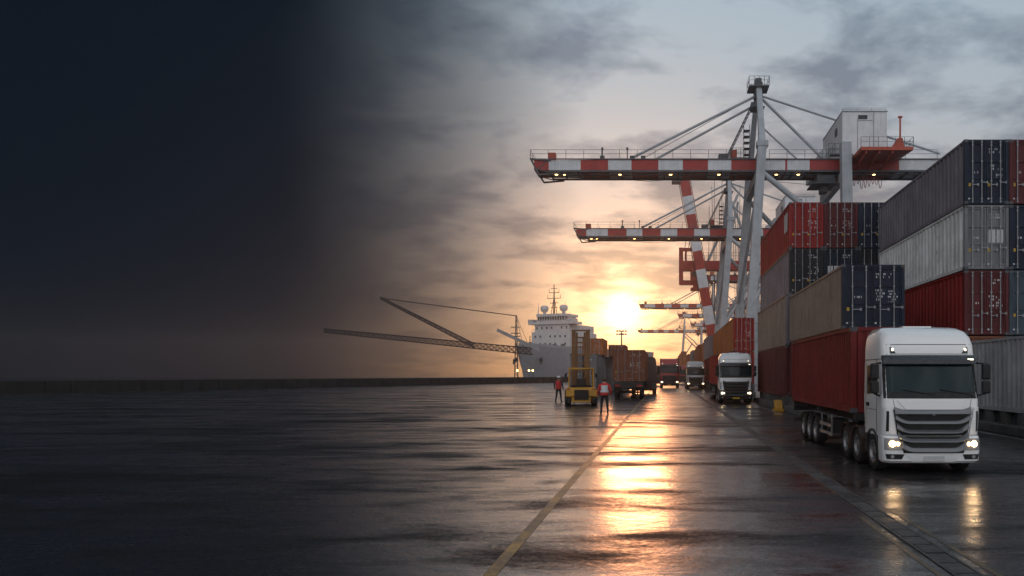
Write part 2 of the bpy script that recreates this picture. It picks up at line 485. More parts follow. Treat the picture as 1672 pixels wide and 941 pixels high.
    for s in (-1, 1):
        k = MB(); z0, z1 = 1.02, 1.72
        patch(k, PROF, z0, z1, lin(s * 1.235, s * 1.235) if s < 0 else lin(.93, 1.05), lin(-.93, -1.05) if s < 0 else lin(1.235, 1.235), .045, .05, 6, 4)
        d = k.build('air_deflector', lower or cabm, t, smooth=40)
        k = MB(); patch(k, PROF, 1.10, 1.62, s * 1.165, s * 1.105, .050, .01, 2, 4) if s > 0 else patch(k, PROF, 1.10, 1.62, -1.165, -1.105, .050, .01, 2, 4)
        k.build('air_slot', BLACK, d)
    # bumper
    k = MB(); k.loft([ring(z, BPROF, .62) for z in (.30, .33, .36, .48, .62, .76, .90, .95, .985, 1.0)])
    b = k.build('bumper', bump, t, smooth=35)
    k = MB(); patch(k, BPROF, .33, .52, lin(-.55, -.66), lin(.55, .66), .018, .03, 12, 2)
    k.build('lower_valance', bump, b, smooth=30)
    k = MB(); patch(k, BPROF, .355, .485, -.26, .26, .03, .012, 6, 1); k.build('number_plate', plate, b)
    for s in (-1, 1):
        k = MB(); patch(k, BPROF, .63, .93, lin(s * 1.215, s * 1.215) if s < 0 else lin(.80, .74), lin(-.80, -.74) if s < 0 else lin(1.215, 1.215), .014, .03, 8, 4)
        hl = k.build('headlight', CLEAR, t, smooth=40)
        k = MB()
        for xx, rr in ((1.03, .085), (.90, .05)):
            y = front_y(s * xx, .79, BPROF) - .02
            k.cyl((s * xx, y + .02, .79), (s * xx, y - .012, .79), rr, rr * .8, 16)
        k.build('headlight_lens', lamp, hl)
        k = MB(); patch(k, BPROF, .40, .53, lin(s * 1.16, s * 1.19) if s < 0 else lin(.80, .74), lin(-.80, -.74) if s < 0 else lin(1.16, 1.19), .012, .03, 6, 2)
        f = k.build('fog_lamp', BLACK, t, smooth=40)
        k = MB(); y = front_y(s * 1.03, .465, BPROF) - .012; k.cyl((s * 1.03, y + .02, .465), (s * 1.03, y - .008, .465), .045, n=12); k.build('fog_lens', CLEAR, f)
        # side window, door handle, mirrors, steps
        k = MB(); k.loft([[(s * 1.238, y, z) for y, z in ((.58, 2.08), (1.60, 2.02), (1.60, 2.80), (.80, 2.80))], [(s * 1.254, y, z) for y, z in ((.58, 2.08), (1.60, 2.02), (1.60, 2.80), (.80, 2.80))]])
        k.build('side_window', DGLASS, t)
        k = MB(); k.bb(s * 1.24, s * 1.27, 1.42, 1.62, 1.70, 1.80); k.build('door_handle', BLACK, t)
        m = MB()
        m.beam((s * 1.2, .5, 2.86), (s * 1.42, .28, 2.82), .04); m.beam((s * 1.2, .5, 1.98), (s * 1.42, .28, 2.06), .04)
        mo = m.build('mirror_arm', BLACK, t)
        k = MB(); k.bb(s * 1.32, s * 1.54, .20, .34, 2.42, 2.84); k.bb(s * 1.32, s * 1.54, .20, .34, 2.06, 2.39)
        k.build('mirror', BLACK, mo, bevel=.05)
        k = MB(); k.bb(s * 1.0, s * 1.215, .625, .66, .36, .95); k.bb(s * 1.0, s * 1.19, 1.64, 1.94, .45, .94)
        k.build('step', bump if bump is not WHITE else BLACK, t, bevel=.02)
        k = MB(); arch(k, s * .92, s * 1.26, axles[0], .5, .56, -2, 182, .05)
        k.build('wheel_arch', paint('grey_arch', (.05, .05, .055), .5, .2, streak=False), t, smooth=40)
        for q, y in enumerate(axles):
            wheel(t, s * (1.07 if q == 0 else 1.05), y, .5, .32 if q == 0 else .36, s)
            if q:
                k = MB(); arch(k, s * .84, s * 1.25, y, .5, .56, 8, 172, .025); k.bb(s * .84, s * 1.25, y - .60, y - .575, .35, .75)
                k.build('mudguard', paint('mudguard_brown', (.035, .02, .017), .45, .4), t, smooth=40)
    k = MB()
    for s in (-1, 1): k.bb(s * .40, s * .50, .3, axles[-1] + .7, .62, .9)
    for y in (.5, 1.9, 3.4, axles[-1] + .6): k.bb(-.4, .4, y, y + .1, .64, .86)
    k.bb(-.6, .6, axles[-1] - .7, axles[-1] + .3, .92, 1.02)
    k.bb(-.9, .9, 1.3, 1.95, .55, .94)
    for y in axles: k.cyl((-.95, y, .5), (.95, y, .5), .07, n=10)
    k.build('chassis', CHASSIS, t)
    k = MB(); k.cyl((-1.0, 3.2, .62), (-1.0, 3.5, .62), .2, n=14); k.build('air_tank', DSTEEL, t, smooth=40)
    return t
def build_trailer(label, loc, scale, y0, y1, wheels, deck=1.36, group=None, width=2.5, rear_view=False):
    t = thing('container_trailer', label, 'trailer', loc, 0, group, scale)
    k = MB()
    for s in (-1, 1):
        k.bb(s * .42, s * .54, y0, y1, deck - .34, deck - .02)
    y = y0 + .2
    while y < y1: k.bb(-.42, .42, y, y + .12, deck - .3, deck - .08); y += 1.1
    for y in (y0 + .1, (y0 + y1) / 2, y1 - .3): k.bb(-width / 2 + .03, width / 2 - .03, y, y + .2, deck - .18, deck - .004)
    for y in wheels: k.cyl((-.95, y, .5), (.95, y, .5), .07, n=10)
    k.build('frame', CHASSIS, t)
    for s in (-1, 1):
        for y in wheels:
            wheel(t, s * 1.05, y, .5, .36, s)
            a = MB(); arch(a, s * .84, s * 1.25, y, .5, .55, 20, 160, .025); a.build('mudguard', CHASSIS, t, smooth=40)
        lo = min(wheels) - 2.6
        if lo > y0:
            a = MB()
            for z in (.5, .78): a.bb(s * 1.20, s * 1.23, lo, min(wheels) - .8, z, z + .1)
            for yy in (lo + .1, min(wheels) - .95): a.bb(s * 1.16, s * 1.20, yy, yy + .06, .46, deck - .2)
            a.build('side_guard', BAR, t)
            a = MB(); a.bb(s * .60, s * 1.12, lo + .25, lo + 1.2, .55, deck - .36); a.build('storage_box', CHASSIS, t, bevel=.03)
    a = MB()
    for s in (-1, 1):
        a.bb(s * .62, s * .74, y0 + 1.9, y0 + 2.02, .16, deck - .3); a.bb(s * .56, s * .80, y0 + 1.84, y0 + 2.08, .10, .16)
    a.build('landing_leg', DSTEEL, t)
    a = MB(); a.bb(-1.2, 1.2, y1 - .12, y1, .52, .68); a.bb(-1.2, 1.2, y1 - .1, y1 - .02, deck - .4, deck - .2); a.build('underrun_bar', CHASSIS, t)
    return t

# ------------------------------------------------------------------ ground, water, kerbs
def flat_poly(name, pts, z, mat, kind='structure'):
    mb = MB(); mb.add([(x, y, z) for x, y in pts], [tuple(range(len(pts)))])
    o = mb.build(name, mat); tag(o, kind=kind); return o

ASPH, nt, b = new_mat('wet_asphalt')
geo = N(nt, 'ShaderNodeNewGeometry').outputs['Position']
big = noise(nt, mapping(nt, geo, (0.12, 0.42, 1), (3.1, 1.7, 0)), 1.0, 6, 0.58, 0.6)          # broad wet and drying bands across the lane
mid = noise(nt, mapping(nt, geo, (0.5, 1.3, 1), (0.3, 9.0, 0)), 1.0, 6, 0.6, 0.4)
fine = noise(nt, geo, 14.0, 5, 0.7)
grain = noise(nt, geo, 48.0, 4, 0.75)
wet = mth(nt, 'ADD', mth(nt, 'MULTIPLY', big.outputs['Fac'], 0.6), mth(nt, 'MULTIPLY', mid.outputs['Fac'], 0.40))
wet = mth(nt, 'ADD', wet, mth(nt, 'MULTIPLY', mth(nt, 'SUBTRACT', fine.outputs['Fac'], 0.5), 0.20))
rr = ramp(nt, [(0.40, 0.55), (0.45, 0.36), (0.50, 0.23), (0.57, 0.13)], wet)
nt.links.new(rr.outputs[0], b.inputs['Roughness'])
base = ramp(nt, [(0.3, (0.016, 0.017, 0.019)), (0.7, (0.007, 0.008, 0.010))], wet)
spk = ramp(nt, [(0.3, 0.45), (0.7, 1.6)], grain.outputs['Fac'])
nt.links.new(mixc(nt, 'MULTIPLY', 1.0, base.outputs[0], spk.outputs[0]), b.inputs['Base Color'])
sp = ramp(nt, [(0.39, 0.05), (0.455, 0.32), (0.53, 0.8)], wet)
nt.links.new(sp.outputs[0], b.inputs['Specular IOR Level'])
bs = ramp(nt, [(0.40, 1.0), (0.48, 0.6), (0.57, 0.16)], wet)
cw = ramp(nt, [(0.455, 0.0), (0.49, 0.5), (0.535, 1.0)], wet); nt.links.new(cw.outputs[0], b.inputs['Coat Weight'])
b.inputs['Coat IOR'].default_value = 1.75
cr = ramp(nt, [(0.44, 0.38), (0.52, 0.29), (0.60, 0.17)], wet); nt.links.new(cr.outputs[0], b.inputs['Coat Roughness'])
bump = N(nt, 'ShaderNodeBump'); bump.inputs['Distance'].default_value = 0.012
hgt = mth(nt, 'ADD', mth(nt, 'MULTIPLY', grain.outputs['Fac'], 0.35), mth(nt, 'MULTIPLY', fine.outputs['Fac'], 0.65))
nt.links.new(hgt, bump.inputs['Height'])
nt.links.new(mth(nt, 'MULTIPLY', bs.outputs[0], 0.30), bump.inputs['Strength'])
b2 = N(nt, 'ShaderNodeBump'); b2.inputs['Distance'].default_value = 0.035; b2.inputs['Strength'].default_value = 0.42
rip = noise(nt, mapping(nt, geo, (2.6, 3.4, 1)), 1.0, 4, 0.55)
nt.links.new(rip.outputs['Fac'], b2.inputs['Height']); nt.links.new(bump.outputs[0], b2.inputs['Normal'])
nt.links.new(b2.outputs[0], b.inputs['Normal'])
b3 = N(nt, 'ShaderNodeBump'); b3.inputs['Distance'].default_value = 0.02; b3.inputs['Strength'].default_value = 0.22
nt.links.new(mth(nt, 'ADD', rip.outputs['Fac'], mth(nt, 'MULTIPLY', fine.outputs['Fac'], 0.18)), b3.inputs['Height']); nt.links.new(b3.outputs[0], b.inputs['Coat Normal'])

COAST = [(-132, -90), (-54, 106), (-27, 174), (-14, 215), (-14, 940)]
flat_poly('ground', COAST + [(560, 940), (560, -90)], 0.0, ASPH)
WATER, nt, b = new_mat('harbour_water')
b.inputs['Base Color'].default_value = (0.010, 0.016, 0.022, 1); b.inputs['Roughness'].default_value = 0.16
geo = N(nt, 'ShaderNodeNewGeometry').outputs['Position']
wn = noise(nt, mapping(nt, geo, (0.25, 0.8, 1)), 1.0, 4)
bp = N(nt, 'ShaderNodeBump'); bp.inputs['Strength'].default_value = 0.4; bp.inputs['Distance'].default_value = 0.15
nt.links.new(wn.outputs['Fac'], bp.inputs['Height']); nt.links.new(bp.outputs[0], b.inputs['Normal'])
flat_poly('water', [(-760, -380), (-10, -380), (-10, 940), (-760, 940)], -1.4, WATER)

# worn paint: the asphalt shows through
def worn(name, col):
    m, nt, b = new_mat(name)
    g = N(nt, 'ShaderNodeNewGeometry').outputs['Position']
    a = noise(nt, g, 1.3, 6, 0.7); c = noise(nt, g, 26.0, 4, 0.7)
    f = mth(nt, 'ADD', mth(nt, 'MULTIPLY', a.outputs['Fac'], 0.6), mth(nt, 'MULTIPLY', c.outputs['Fac'], 0.4))
    r = ramp(nt, [(0.44, 0.08), (0.58, 0.85)], f)
    nt.links.new(mixc(nt, 'MIX', r.outputs[0], (0.03, 0.03, 0.03), col), b.inputs['Base Color'])
    b.inputs['Roughness'].default_value = 0.38
    bm_ = N(nt, 'ShaderNodeBump'); bm_.inputs['Strength'].default_value = 0.3; bm_.inputs['Distance'].default_value = 0.01
    nt.links.new(c.outputs['Fac'], bm_.inputs['Height']); nt.links.new(bm_.outputs[0], b.inputs['Normal'])
    return m
WY = worn('worn_yellow_paint', (0.42, 0.24, 0.05)); WD = worn('faded_yellow_paint', (0.17, 0.10, 0.03)); WW = worn('worn_white_paint', (0.5, 0.5, 0.5))
def strip(name, x0, x1, y0, y1, mat, z=0.004): return flat_poly(name, [(x0, y0), (x1, y0), (x1, y1), (x0, y1)], z, mat)
strip('yellow_lane_line', -1.855, -1.715, -20, 420, WY)
strip('drain_edge_line', 2.76, 2.83, -20, 10.4, WD); strip('drain_edge_line', 3.36, 3.43, -20, 10.9, WD)
strip('white_edge_line', 11.1, 11.24, 4, 60, WW); strip('white_edge_line', 5.85, 5.97, 36, 64, WW)
# drain channel with concrete cover slabs
DR = MB(); y = 2.0; r = random.Random(3)
while y < 150:
    L = 0.42
    DR.bb(2.97, 3.19, y, y + L - 0.05 if y < 60 else y + L, 0.0, 0.014 + r.uniform(-.004, .004), r.choice((0, 0, 1)))
    y += L
DR.bb(2.925, 2.96, 2, 150, 0, .016, 2); DR.bb(3.20, 3.235, 2, 150, 0, .016, 2)
o = DR.build('drain_channel', [paint('drain_slab', (.055, .054, .054), .6, .5), paint('drain_grate_iron', (.035, .035, .038), .4, .5), paint('drain_frame', (.05, .05, .05), .5, .4)])
tag(o, 'long drain channel of worn cover slabs running along the lane', 'drain')

def plinth(label, x0, x1, y0, y1, h, setback=0.25):
    """low kerb, with steel bearers above it that carry the stacked boxes"""
    t = thing('container_plinth', label, 'plinth', (0, 0, 0))
    k = MB(); k.bb(x0, x1, y0, y1, 0, h * .42); k.build('kerb', CONC, t, bevel=.03)
    k = MB(); k.bb(x0 + setback + .25, x1 - .1, y0 + .2, y1 - .2, h * .42, h * .98)
    k.build('core_wall', DSTEEL, t)
    y = y0 + .1; p = None; n = 0
    while y < y1 - .6 and n < 100:
        if p is None: k = MB(); k.bb(x0 + setback, x0 + setback + .22, 0, .35, h * .42, h - .005); p = o = k.build('bearer', CONC, t)
        else: o = p.copy(); COL.objects.link(o)
        o.location.y = y; y += 1.25; n += 1
    return t
plinth('low concrete plinth carrying the four high stack of boxes', 6.55, 13.0, 28.4, 54.0, .77, .3)
plinth('dark concrete plinth under the plain grey container beside the truck', 11.55, 16.2, 16.6, 42.0, .72, .35)
plinth('long concrete plinth under the receding container row', 5.55, 8.2, 65.6, 460, 1.04, .3)
def yblock(x, y, label):
    t = thing('yellow_stop_block', label, 'stop block', (x, y, 0), 0, 'yellow stop blocks')
    k = MB(); k.bb(-.28, .28, -.3, .3, 0, .14); k.bb(-.22, .22, -.06, .26, .14, .62); k.loft([[(-.22, -.28, .14), (-.22, -.06, .14), (-.22, -.06, .6)], [(.22, -.28, .14), (.22, -.06, .14), (.22, -.06, .6)]])
    k.build('body', YELLOW, t, bevel=.02)
yblock(6.25, 40.2, 'yellow steel stop block at the foot of the maroon container behind the trailer')
yblock(6.3, 54.6, 'yellow steel stop block behind the parked white truck at the maroon container')

# ------------------------------------------------------------------ stacks of boxes
B = dict(L=12.4, W=1.93); z = [.77, 3.67, 6.57, 9.16]; H = [2.88, 2.88, 2.57, 2.58]
G1 = 'boxes of the four high stack'
container('maroon container at the bottom of the four high stack', 'maroon', (6.80, 41, z[0]), 2.1, 12.4, H[0], group=G1, pitch=.6)
container('dull beige container third from the top of the four high stack', 'beige', (6.80, 41, z[1]), 2.1, 12.4, H[1], group=G1, door_color='slate', pitch=.6)
container('grey brown sided container just under the red one with a white panel', 'slate', (7.0, 41, z[2]), 1.93, 12.4, H[2], group=G1, door_color='charcoal', pitch=.6)
container('red container with white panel on its side topping the four high stack', 'red', (7.0, 41, z[3]), 1.93, 12.4, H[3], group=G1, side_mark=(.7, 1.7, 1.1, 2.15), pitch=.6)
container('dark red container beside the topmost red one with white side panel', 'maroon', (8.97, 41, z[3]), 1.9, 12.4, H[3], group=G1)
container('navy container at the far end of the top row, half behind the silver one', 'navy', (10.9, 41, z[3]), 1.9, 12.4, H[3], group=G1)
container('navy container with two white placards below the dark red one', 'navy', (8.97, 41, z[2]), 1.9, 12.4, H[2], group=G1, panel=0)
container('charcoal container below the half hidden navy one of the top row', 'charcoal', (10.9, 41, z[2]), 1.9, 12.4, H[2], group=G1)
def plain_box(label, color, loc, W, L, H, group, pitch=.5):
    mb = container_body(W, L, H, pitch, near_wall=True)
    o = mb.build('shipping_container', [cpaint(color), DSTEEL, MARK], loc=loc)
    return tag(o, label, 'container', group)
for q, x in enumerate((8.97, 10.9)):
    for k in (0, 1):
        plain_box(('rust', 'blue')[q] + ' container ' + ('at the bottom', 'one level up')[k] + ' in the four high stack, behind the tan one', ('rust', 'blue')[q], (x, 41, z[k]), 1.9, 12.4, H[k], G1)
G2 = 'boxes of the pair behind the trailer'
container('tan sided container with lettered navy doors standing above the truck trailer', 'beige', (6.95, 28.6, 3.84), 2.48, 12.1, 2.52, group=G2, door_color='navy')
container('maroon container behind the trailer, underneath the tan one with navy doors', 'maroon', (6.95, 28.6, .78), 2.48, 12.1, 3.04, group=G2)
G3 = 'boxes of the tall stack beside the truck'
for x, cols in ((12.07, (('red', 'maroon'), ('silver', 'grey'), ('slate', 'navy'))), (13.88, (('blue', 'blue'), ('navy', 'navy'), ('red', 'maroon')))):
    for k, (c, d) in enumerate(cols):
        lab = {(12.07, 0): 'bright red container with dark maroon doors above the truck cab', (12.07, 1): 'pale silver ribbed container with grey doors and white placards',
               (12.07, 2): 'dark slate container with navy doors topping the tallest stack', (13.88, 0): 'grey blue container cut by the frame edge, lowest of its column',
               (13.88, 1): 'navy container cut by the frame edge, in the middle of its column', (13.88, 2): 'red container cut by the frame edge, at the top of its column'}[(x, k)]
        container(lab, c, (x, 29.3, (3.63, 6.27, 8.91)[k]), 1.78, 12.2, 2.6, group=G3, door_color=d, panel=1 if k == 1 and x < 13 else None)
for q, x in enumerate((12.07, 13.88)):
    plain_box(('brown container at the foot of the tall stack, behind the plain grey one', 'dark blue container at the foot of the column cut by the frame')[q], ('brown', 'blue')[q], (x, 29.35, .73), 1.78, 12.2, 2.86, G3)
container('plain grey ribbed container on the low plinth beside the white cab', 'pale', (11.9, 16.95, .73), 2.4, 12.2, 2.60, doors=False, group=G3, pitch=.34)

# the long row that recedes towards the sun
ORD = ['first', 'second', 'third', 'fourth', 'fifth', 'sixth', 'seventh', 'eighth', 'ninth', 'tenth', 'eleventh', 'twelfth', 'thirteenth', 'fourteenth']
top = ['orange', 'orange', 'slate', 'orange', 'rust', 'orange', 'grey', 'orange', 'rust', 'red', 'orange', 'slate', 'rust', 'orange']
low = ['red', 'rust', 'maroon', 'red', 'rust', 'brown', 'red', 'maroon', 'rust', 'red', 'brown', 'red', 'maroon', 'rust']
G4 = 'boxes of the long receding row'
cn = {'orange': 'orange brown', 'rust': 'rusty', 'slate': 'slate grey', 'red': 'red', 'maroon': 'maroon', 'brown': 'brown', 'grey': 'grey'}
cache = {}
for k in range(26):
    Y = 66 + 14.9 * k
    for lv, (zz, hh, cols) in enumerate(((1.05, 3.07, low), (4.15, 3.02, top), (7.2, 3.0, low))):
        if lv == 2 and k not in (13, 14, 15, 16, 17, 20, 21, 22, 24): continue
        c = cols[k % 14]
        if k == 0:
            container(('red container at the near bottom of the receding row behind the second truck', 'orange sided container with red doors at the near top of the receding row')[lv], c, (6.2, Y, zz), 1.9, 13.9, hh, group=G4, door_color='red', pitch=.6)
            continue
        tier = ('lower', 'upper', 'third')[lv]
        lab = f'{cn[c]} container, {ORD[k]} from the near end in the {tier} tier of the receding row' if k < 14 and lv < 2 else 'distant container near the hazy far end of the receding row'
        key = (c, lv)
        if key in cache:
            o = cache[key].copy(); COL.objects.link(o); o.location = (6.2 + (-.38 if (k + lv) % 2 else .05) + rnd.uniform(-.05, .05), Y, zz)
            tag(o, lab, 'container', G4)
        else:
            o = cache[key] = plain_box(lab, c, (6.2 + (-.38 if (k + lv) % 2 else .05) + rnd.uniform(-.05, .05), Y, zz), 1.8, 13.5, hh, G4, pitch=.8)

# ------------------------------------------------------------------ lorries
build_lorry('large white lorry with lit headlights nearest the camera, on wet asphalt', (5.44, 14.7, 0), .80, group='lorries on the quay')
build_trailer('three axle trailer under the red container behind the big white lorry', (5.44, 14.7, 0), .80, 2.9, 13.3, (8.6, 9.75, 10.9), deck=1.4, group='container trailers')
container('dark red ribbed container riding on the trailer of the nearest white lorry', 'deep_red', (4.43, 17.3, 1.125), 1.99, 8.1, 2.05, doors=False, group='containers on trailers', pitch=.24, marks=False)
GREYW = paint('dull_white_cab', (.56, .56, .56), .3, .15, coat=.3, streak=False)
build_lorry('white lorry with dark bumper and lit headlights in the middle distance', (4.91, 50.2, 0), .925, bump=BLACK, grille_dark=True, lamp=LAMPFAR, group='lorries on the quay', axles=(1.15, 2.9), plate=YMARK)
build_trailer('trailer coupled behind the white lorry with dark bumper', (4.91, 50.2, 0), .925, 2.6, 12.6, (9.2, 10.4, 11.6), deck=1.36, group='container trailers')
container('red container on the trailer of the white lorry with dark bumper', 'red', (3.76, 53.0, 1.27), 2.2, 9.2, 2.25, doors=False, group='containers on trailers', marks=False, pitch=.5)
REDP = paint('red_cab_paint', (.34, .03, .03), .3, .15, coat=.3, streak=False)
build_lorry('red lorry with lit headlights far down the lane', (.65, 106, 0), 1.12, cabm=REDP, bump=BLACK, grille_dark=True, lamp=LAMPFAR, group='lorries on the quay', axles=(1.15, 3.0), plate=YMARK)
t = thing('lorry_box_body', 'red box body carried behind the far red cab', 'lorry body', (.65, 108.6, 1.2), 0)
k = MB(); k.bb(-1.4, 1.4, 0, 8, 0, 3.15); k.build('shell', REDP, t, bevel=.05)
k = MB()
for x in (-1.36, 1.36): k.bb(x - .06, x + .06, -.05, -.002, 0, 3.15)
k.bb(-1.3, 1.3, -.05, -.002, 2.95, 3.15); k.build('frame', CHASSIS, t)
build_lorry('silver lorry far down the lane, close to the container row', (4.1, 97, 0), .98, cabm=GREYW, bump=CHASSIS, grille_dark=True, lamp=LAMPFAR, group='lorries on the quay', axles=(1.15, 3.0))
build_trailer('trailer behind the far silver lorry', (4.1, 97, 0), .98, 2.6, 11, (8, 9.2), deck=1.36, group='container trailers')
container('small grey container on the trailer of the far silver lorry', 'grey', (2.95, 100, 1.34), 2.3, 8, 1.4, doors=False, group='containers on trailers', marks=False, pitch=.6)
build_lorry('dark red lorry half hidden between the red and the silver ones', (3.6, 150, 0), 1.0, cabm=REDP, bump=BLACK, grille_dark=True, lamp=LAMPFAR, group='lorries on the quay', axles=(1.15, 3.0))
build_lorry('dark lorry seen faintly to the sunward side of the red one', (-1.75, 132, 0), .95, cabm=paint('dark_cab_paint', (.08, .035, .035), .35, .2, streak=False), bump=BLACK, grille_dark=True, lamp=LAMPFAR, group='lorries on the quay', axles=(1.15, 3.0))
# the trailer seen from behind, with its tractor
X0 = -4.35
t = build_trailer('two axle trailer seen from behind next to the forklift', (X0 + 1.32, 60.2, 0), 1.0, .0, 13.0, (1.3, 2.6), deck=1.42, group='container trailers')
k = MB(); k.bb(-1.25, 1.25, -.06, .06, .95, 1.22); k.build('rear_bumper', CHASSIS, t)
for s in (-1, 1):
    k = MB(); k.bb(s * .9 - .22, s * .9 + .22, -.09, -.062, 1.02, 1.16); k.build('tail_lamp', paint('tail_lamp_red', (.35, .02, .01), .2, .1, streak=False), t)
container('brown container with closed doors on the trailer next to the forklift', 'brown', (X0, 60.3, 1.44), 2.66, 12.2, 2.62, group='containers on trailers')
tr = build_lorry('dark tractor unit in front of the brown container trailer', (X0 + 2.2, 77.5, 0), 1.0, cabm=paint('dark_tractor_paint', (.05, .03, .03), .35, .2, streak=False), bump=BLACK, grille_dark=True, group='lorries on the quay', lamp=CLEAR)
tr.rotation_euler.z = math.pi
# boxes between forklift and trailer
container('grey container on the ground behind the forklift', 'grey', (-9.3, 71, .12), 2.6, 12.2, 3.9, group='boxes behind the forklift', door_color='grey', pitch=.5)
container('orange red container perched on the grey one behind the forklift', 'orange', (-8.6, 76, 4.04), 2.1, 6.0, 1.75, group='boxes behind the forklift', pitch=.5)
container('amber coloured container behind the orange red one on the grey box', 'rust', (-6.4, 82.0, 4.04), 1.9, 6.0, 1.3, group='boxes behind the forklift', pitch=.5)
plain_box('grey container behind the grey one, under the amber coloured box', 'grey', (-8.3, 83.4, .12), 3.9, 12, 3.9, 'boxes behind the forklift')

# ------------------------------------------------------------------ forklift
def forklift(loc):
    t = thing('forklift', 'yellow forklift with tall raised mast, seen from behind', 'forklift', loc)
    k = MB()
    k.loft([[(-.98, 0.12, .55), (.98, .12, .55), (.98, 1.1, .55), (-.98, 1.1, .55)], [(-1.0, 0, .62), (1.0, 0, .62), (1.0, 1.2, .62), (-1.0, 1.2, .62)], [(-1.0, .02, 1.02), (1.0, .02, 1.02), (1.0, 1.2, 1.06), (-1.0, 1.2, 1.06)], [(-.86, .16, 1.16), (.86, .16, 1.16), (.86, 1.2, 1.18), (-.86, 1.2, 1.18)]])
    k.bb(-.62, .62, .04, 1.0, .22, .56); k.bb(-.8, .8, 1.0, 3.0, .38, .72); k.bb(-1.0, -.72, 1.2, 3.0, .5, .95); k.bb(.72, 1.0, 1.2, 3.0, .5, .95)
    k.bb(-.55, .55, -.04, .03, .22, .34)
    k.build('counterweight', YELLOW, t, bevel=.04)
    k = MB(); k.bb(-.46, .46, -.035, .0, .40, 1.04)
    for i in range(7): k.bb(-.42, .42, -.06, -.036, .44 + i * .085, .48 + i * .085)
    k.build('radiator_grille', BLACK, t)
    for s in (-1, 1):
        wheel(t, s * .84, .55, .45, .38, s); wheel(t, s * .88, 2.75, .5, .42, s)
        k = MB(); k.bb(s * .82 - .12, s * .82 + .12, -.015, .0, 1.06, 1.12); k.build('tail_lamp', MATS['tail_lamp_red'], t)
    k = MB()
    for s in (-1, 1):
        k.beam((s * .80, .75, 1.1), (s * .78, .85, 2.38), .09, .09); k.beam((s * .80, 2.6, .9), (s * .76, 2.2, 2.38), .09, .09)
    k.bb(-.86, .86, .78, 2.3, 2.36, 2.44)
    for i in range(4): k.bb(-.8, .8, 1.0 + .33 * i, 1.05 + .33 * i, 2.44, 2.47)
    k.build('overhead_guard', YELLOW, t, bevel=.015)
    k = MB(); k.bb(-.3, .3, 1.15, 1.65, 1.1, 1.25); k.bb(-.28, .28, 1.12, 1.24, 1.25, 1.75); k.build('seat', BLACK, t, bevel=.05)
    k = MB(); k.beam((0, 2.35, .9), (0, 2.05, 1.45), .06); k.cyl((0, 2.03, 1.44), (0, 2.0, 1.47), .19, n=16); k.build('steering_wheel', BLACK, t)
    k = MB(); k.bb(-.7, .7, 2.35, 2.55, .72, 1.3); k.build('dashboard', BLACK, t)
    DM = paint('mast_brown_steel', (.20, .085, .02), .45, .35, rust=.3)
    k = MB()
    for s in (-1, 1):
        k.bb(s * .34, s * .62, 3.05, 3.32, .25, 4.98); k.bb(s * .20, s * .33, 3.12, 3.26, .5, 4.9)
    k.build('mast_rail', DM, t, bevel=.015)
    k = MB(); k.bb(-.64, .64, 3.03, 3.34, 4.98, 5.08); k.build('mast_crossbar', DM, t)
    for zz in (1.5, 2.2, 2.75, 3.3, 3.85, 4.15, 4.5): k = MB(); k.bb(-.34, .34, 3.08, 3.2, zz, zz + .1); k.build('mast_crossbar', DM, t)
    k = MB()
    for x in (-.12, 0, .12): k.cyl((x, 3.3, .6), (x, 3.3, 4.6), .018, n=6)
    k.cyl((.17, 3.3, .6), (.17, 3.3, 3.4), .05, n=10); k.build('lift_chain', DSTEEL, t)
    k = MB(); k.bb(-.75, .75, 3.36, 3.44, .2, .75); k.build('carriage', DSTEEL, t)
    for s in (-1, 1):
        k = MB(); k.bb(s * .45 - .07, s * .45 + .07, 3.45, 3.51, .1, .8); k.bb(s * .45 - .07, s * .45 + .07, 3.51, 4.7, .08, .13); k.build('fork', DSTEEL, t)
        k = MB(); k.bb(s * .66, s * .74, 3.1, 3.25, 3.3, 3.45); k.bb(s * .66, s * .72, 3.1, 3.2, 1.95, 2.2); k.build('mast_bracket', DM, t)
        k = MB(); k.beam((s * .8, 2.25, 2.2), (s * 1.0, 2.2, 2.05), .03); k.bb(s * .94, s * 1.08, 2.17, 2.2, 1.82, 2.08); k.build('mirror', BLACK, t)
    return t
forklift((-5.36, 46.6, 0)).rotation_euler.z = .13

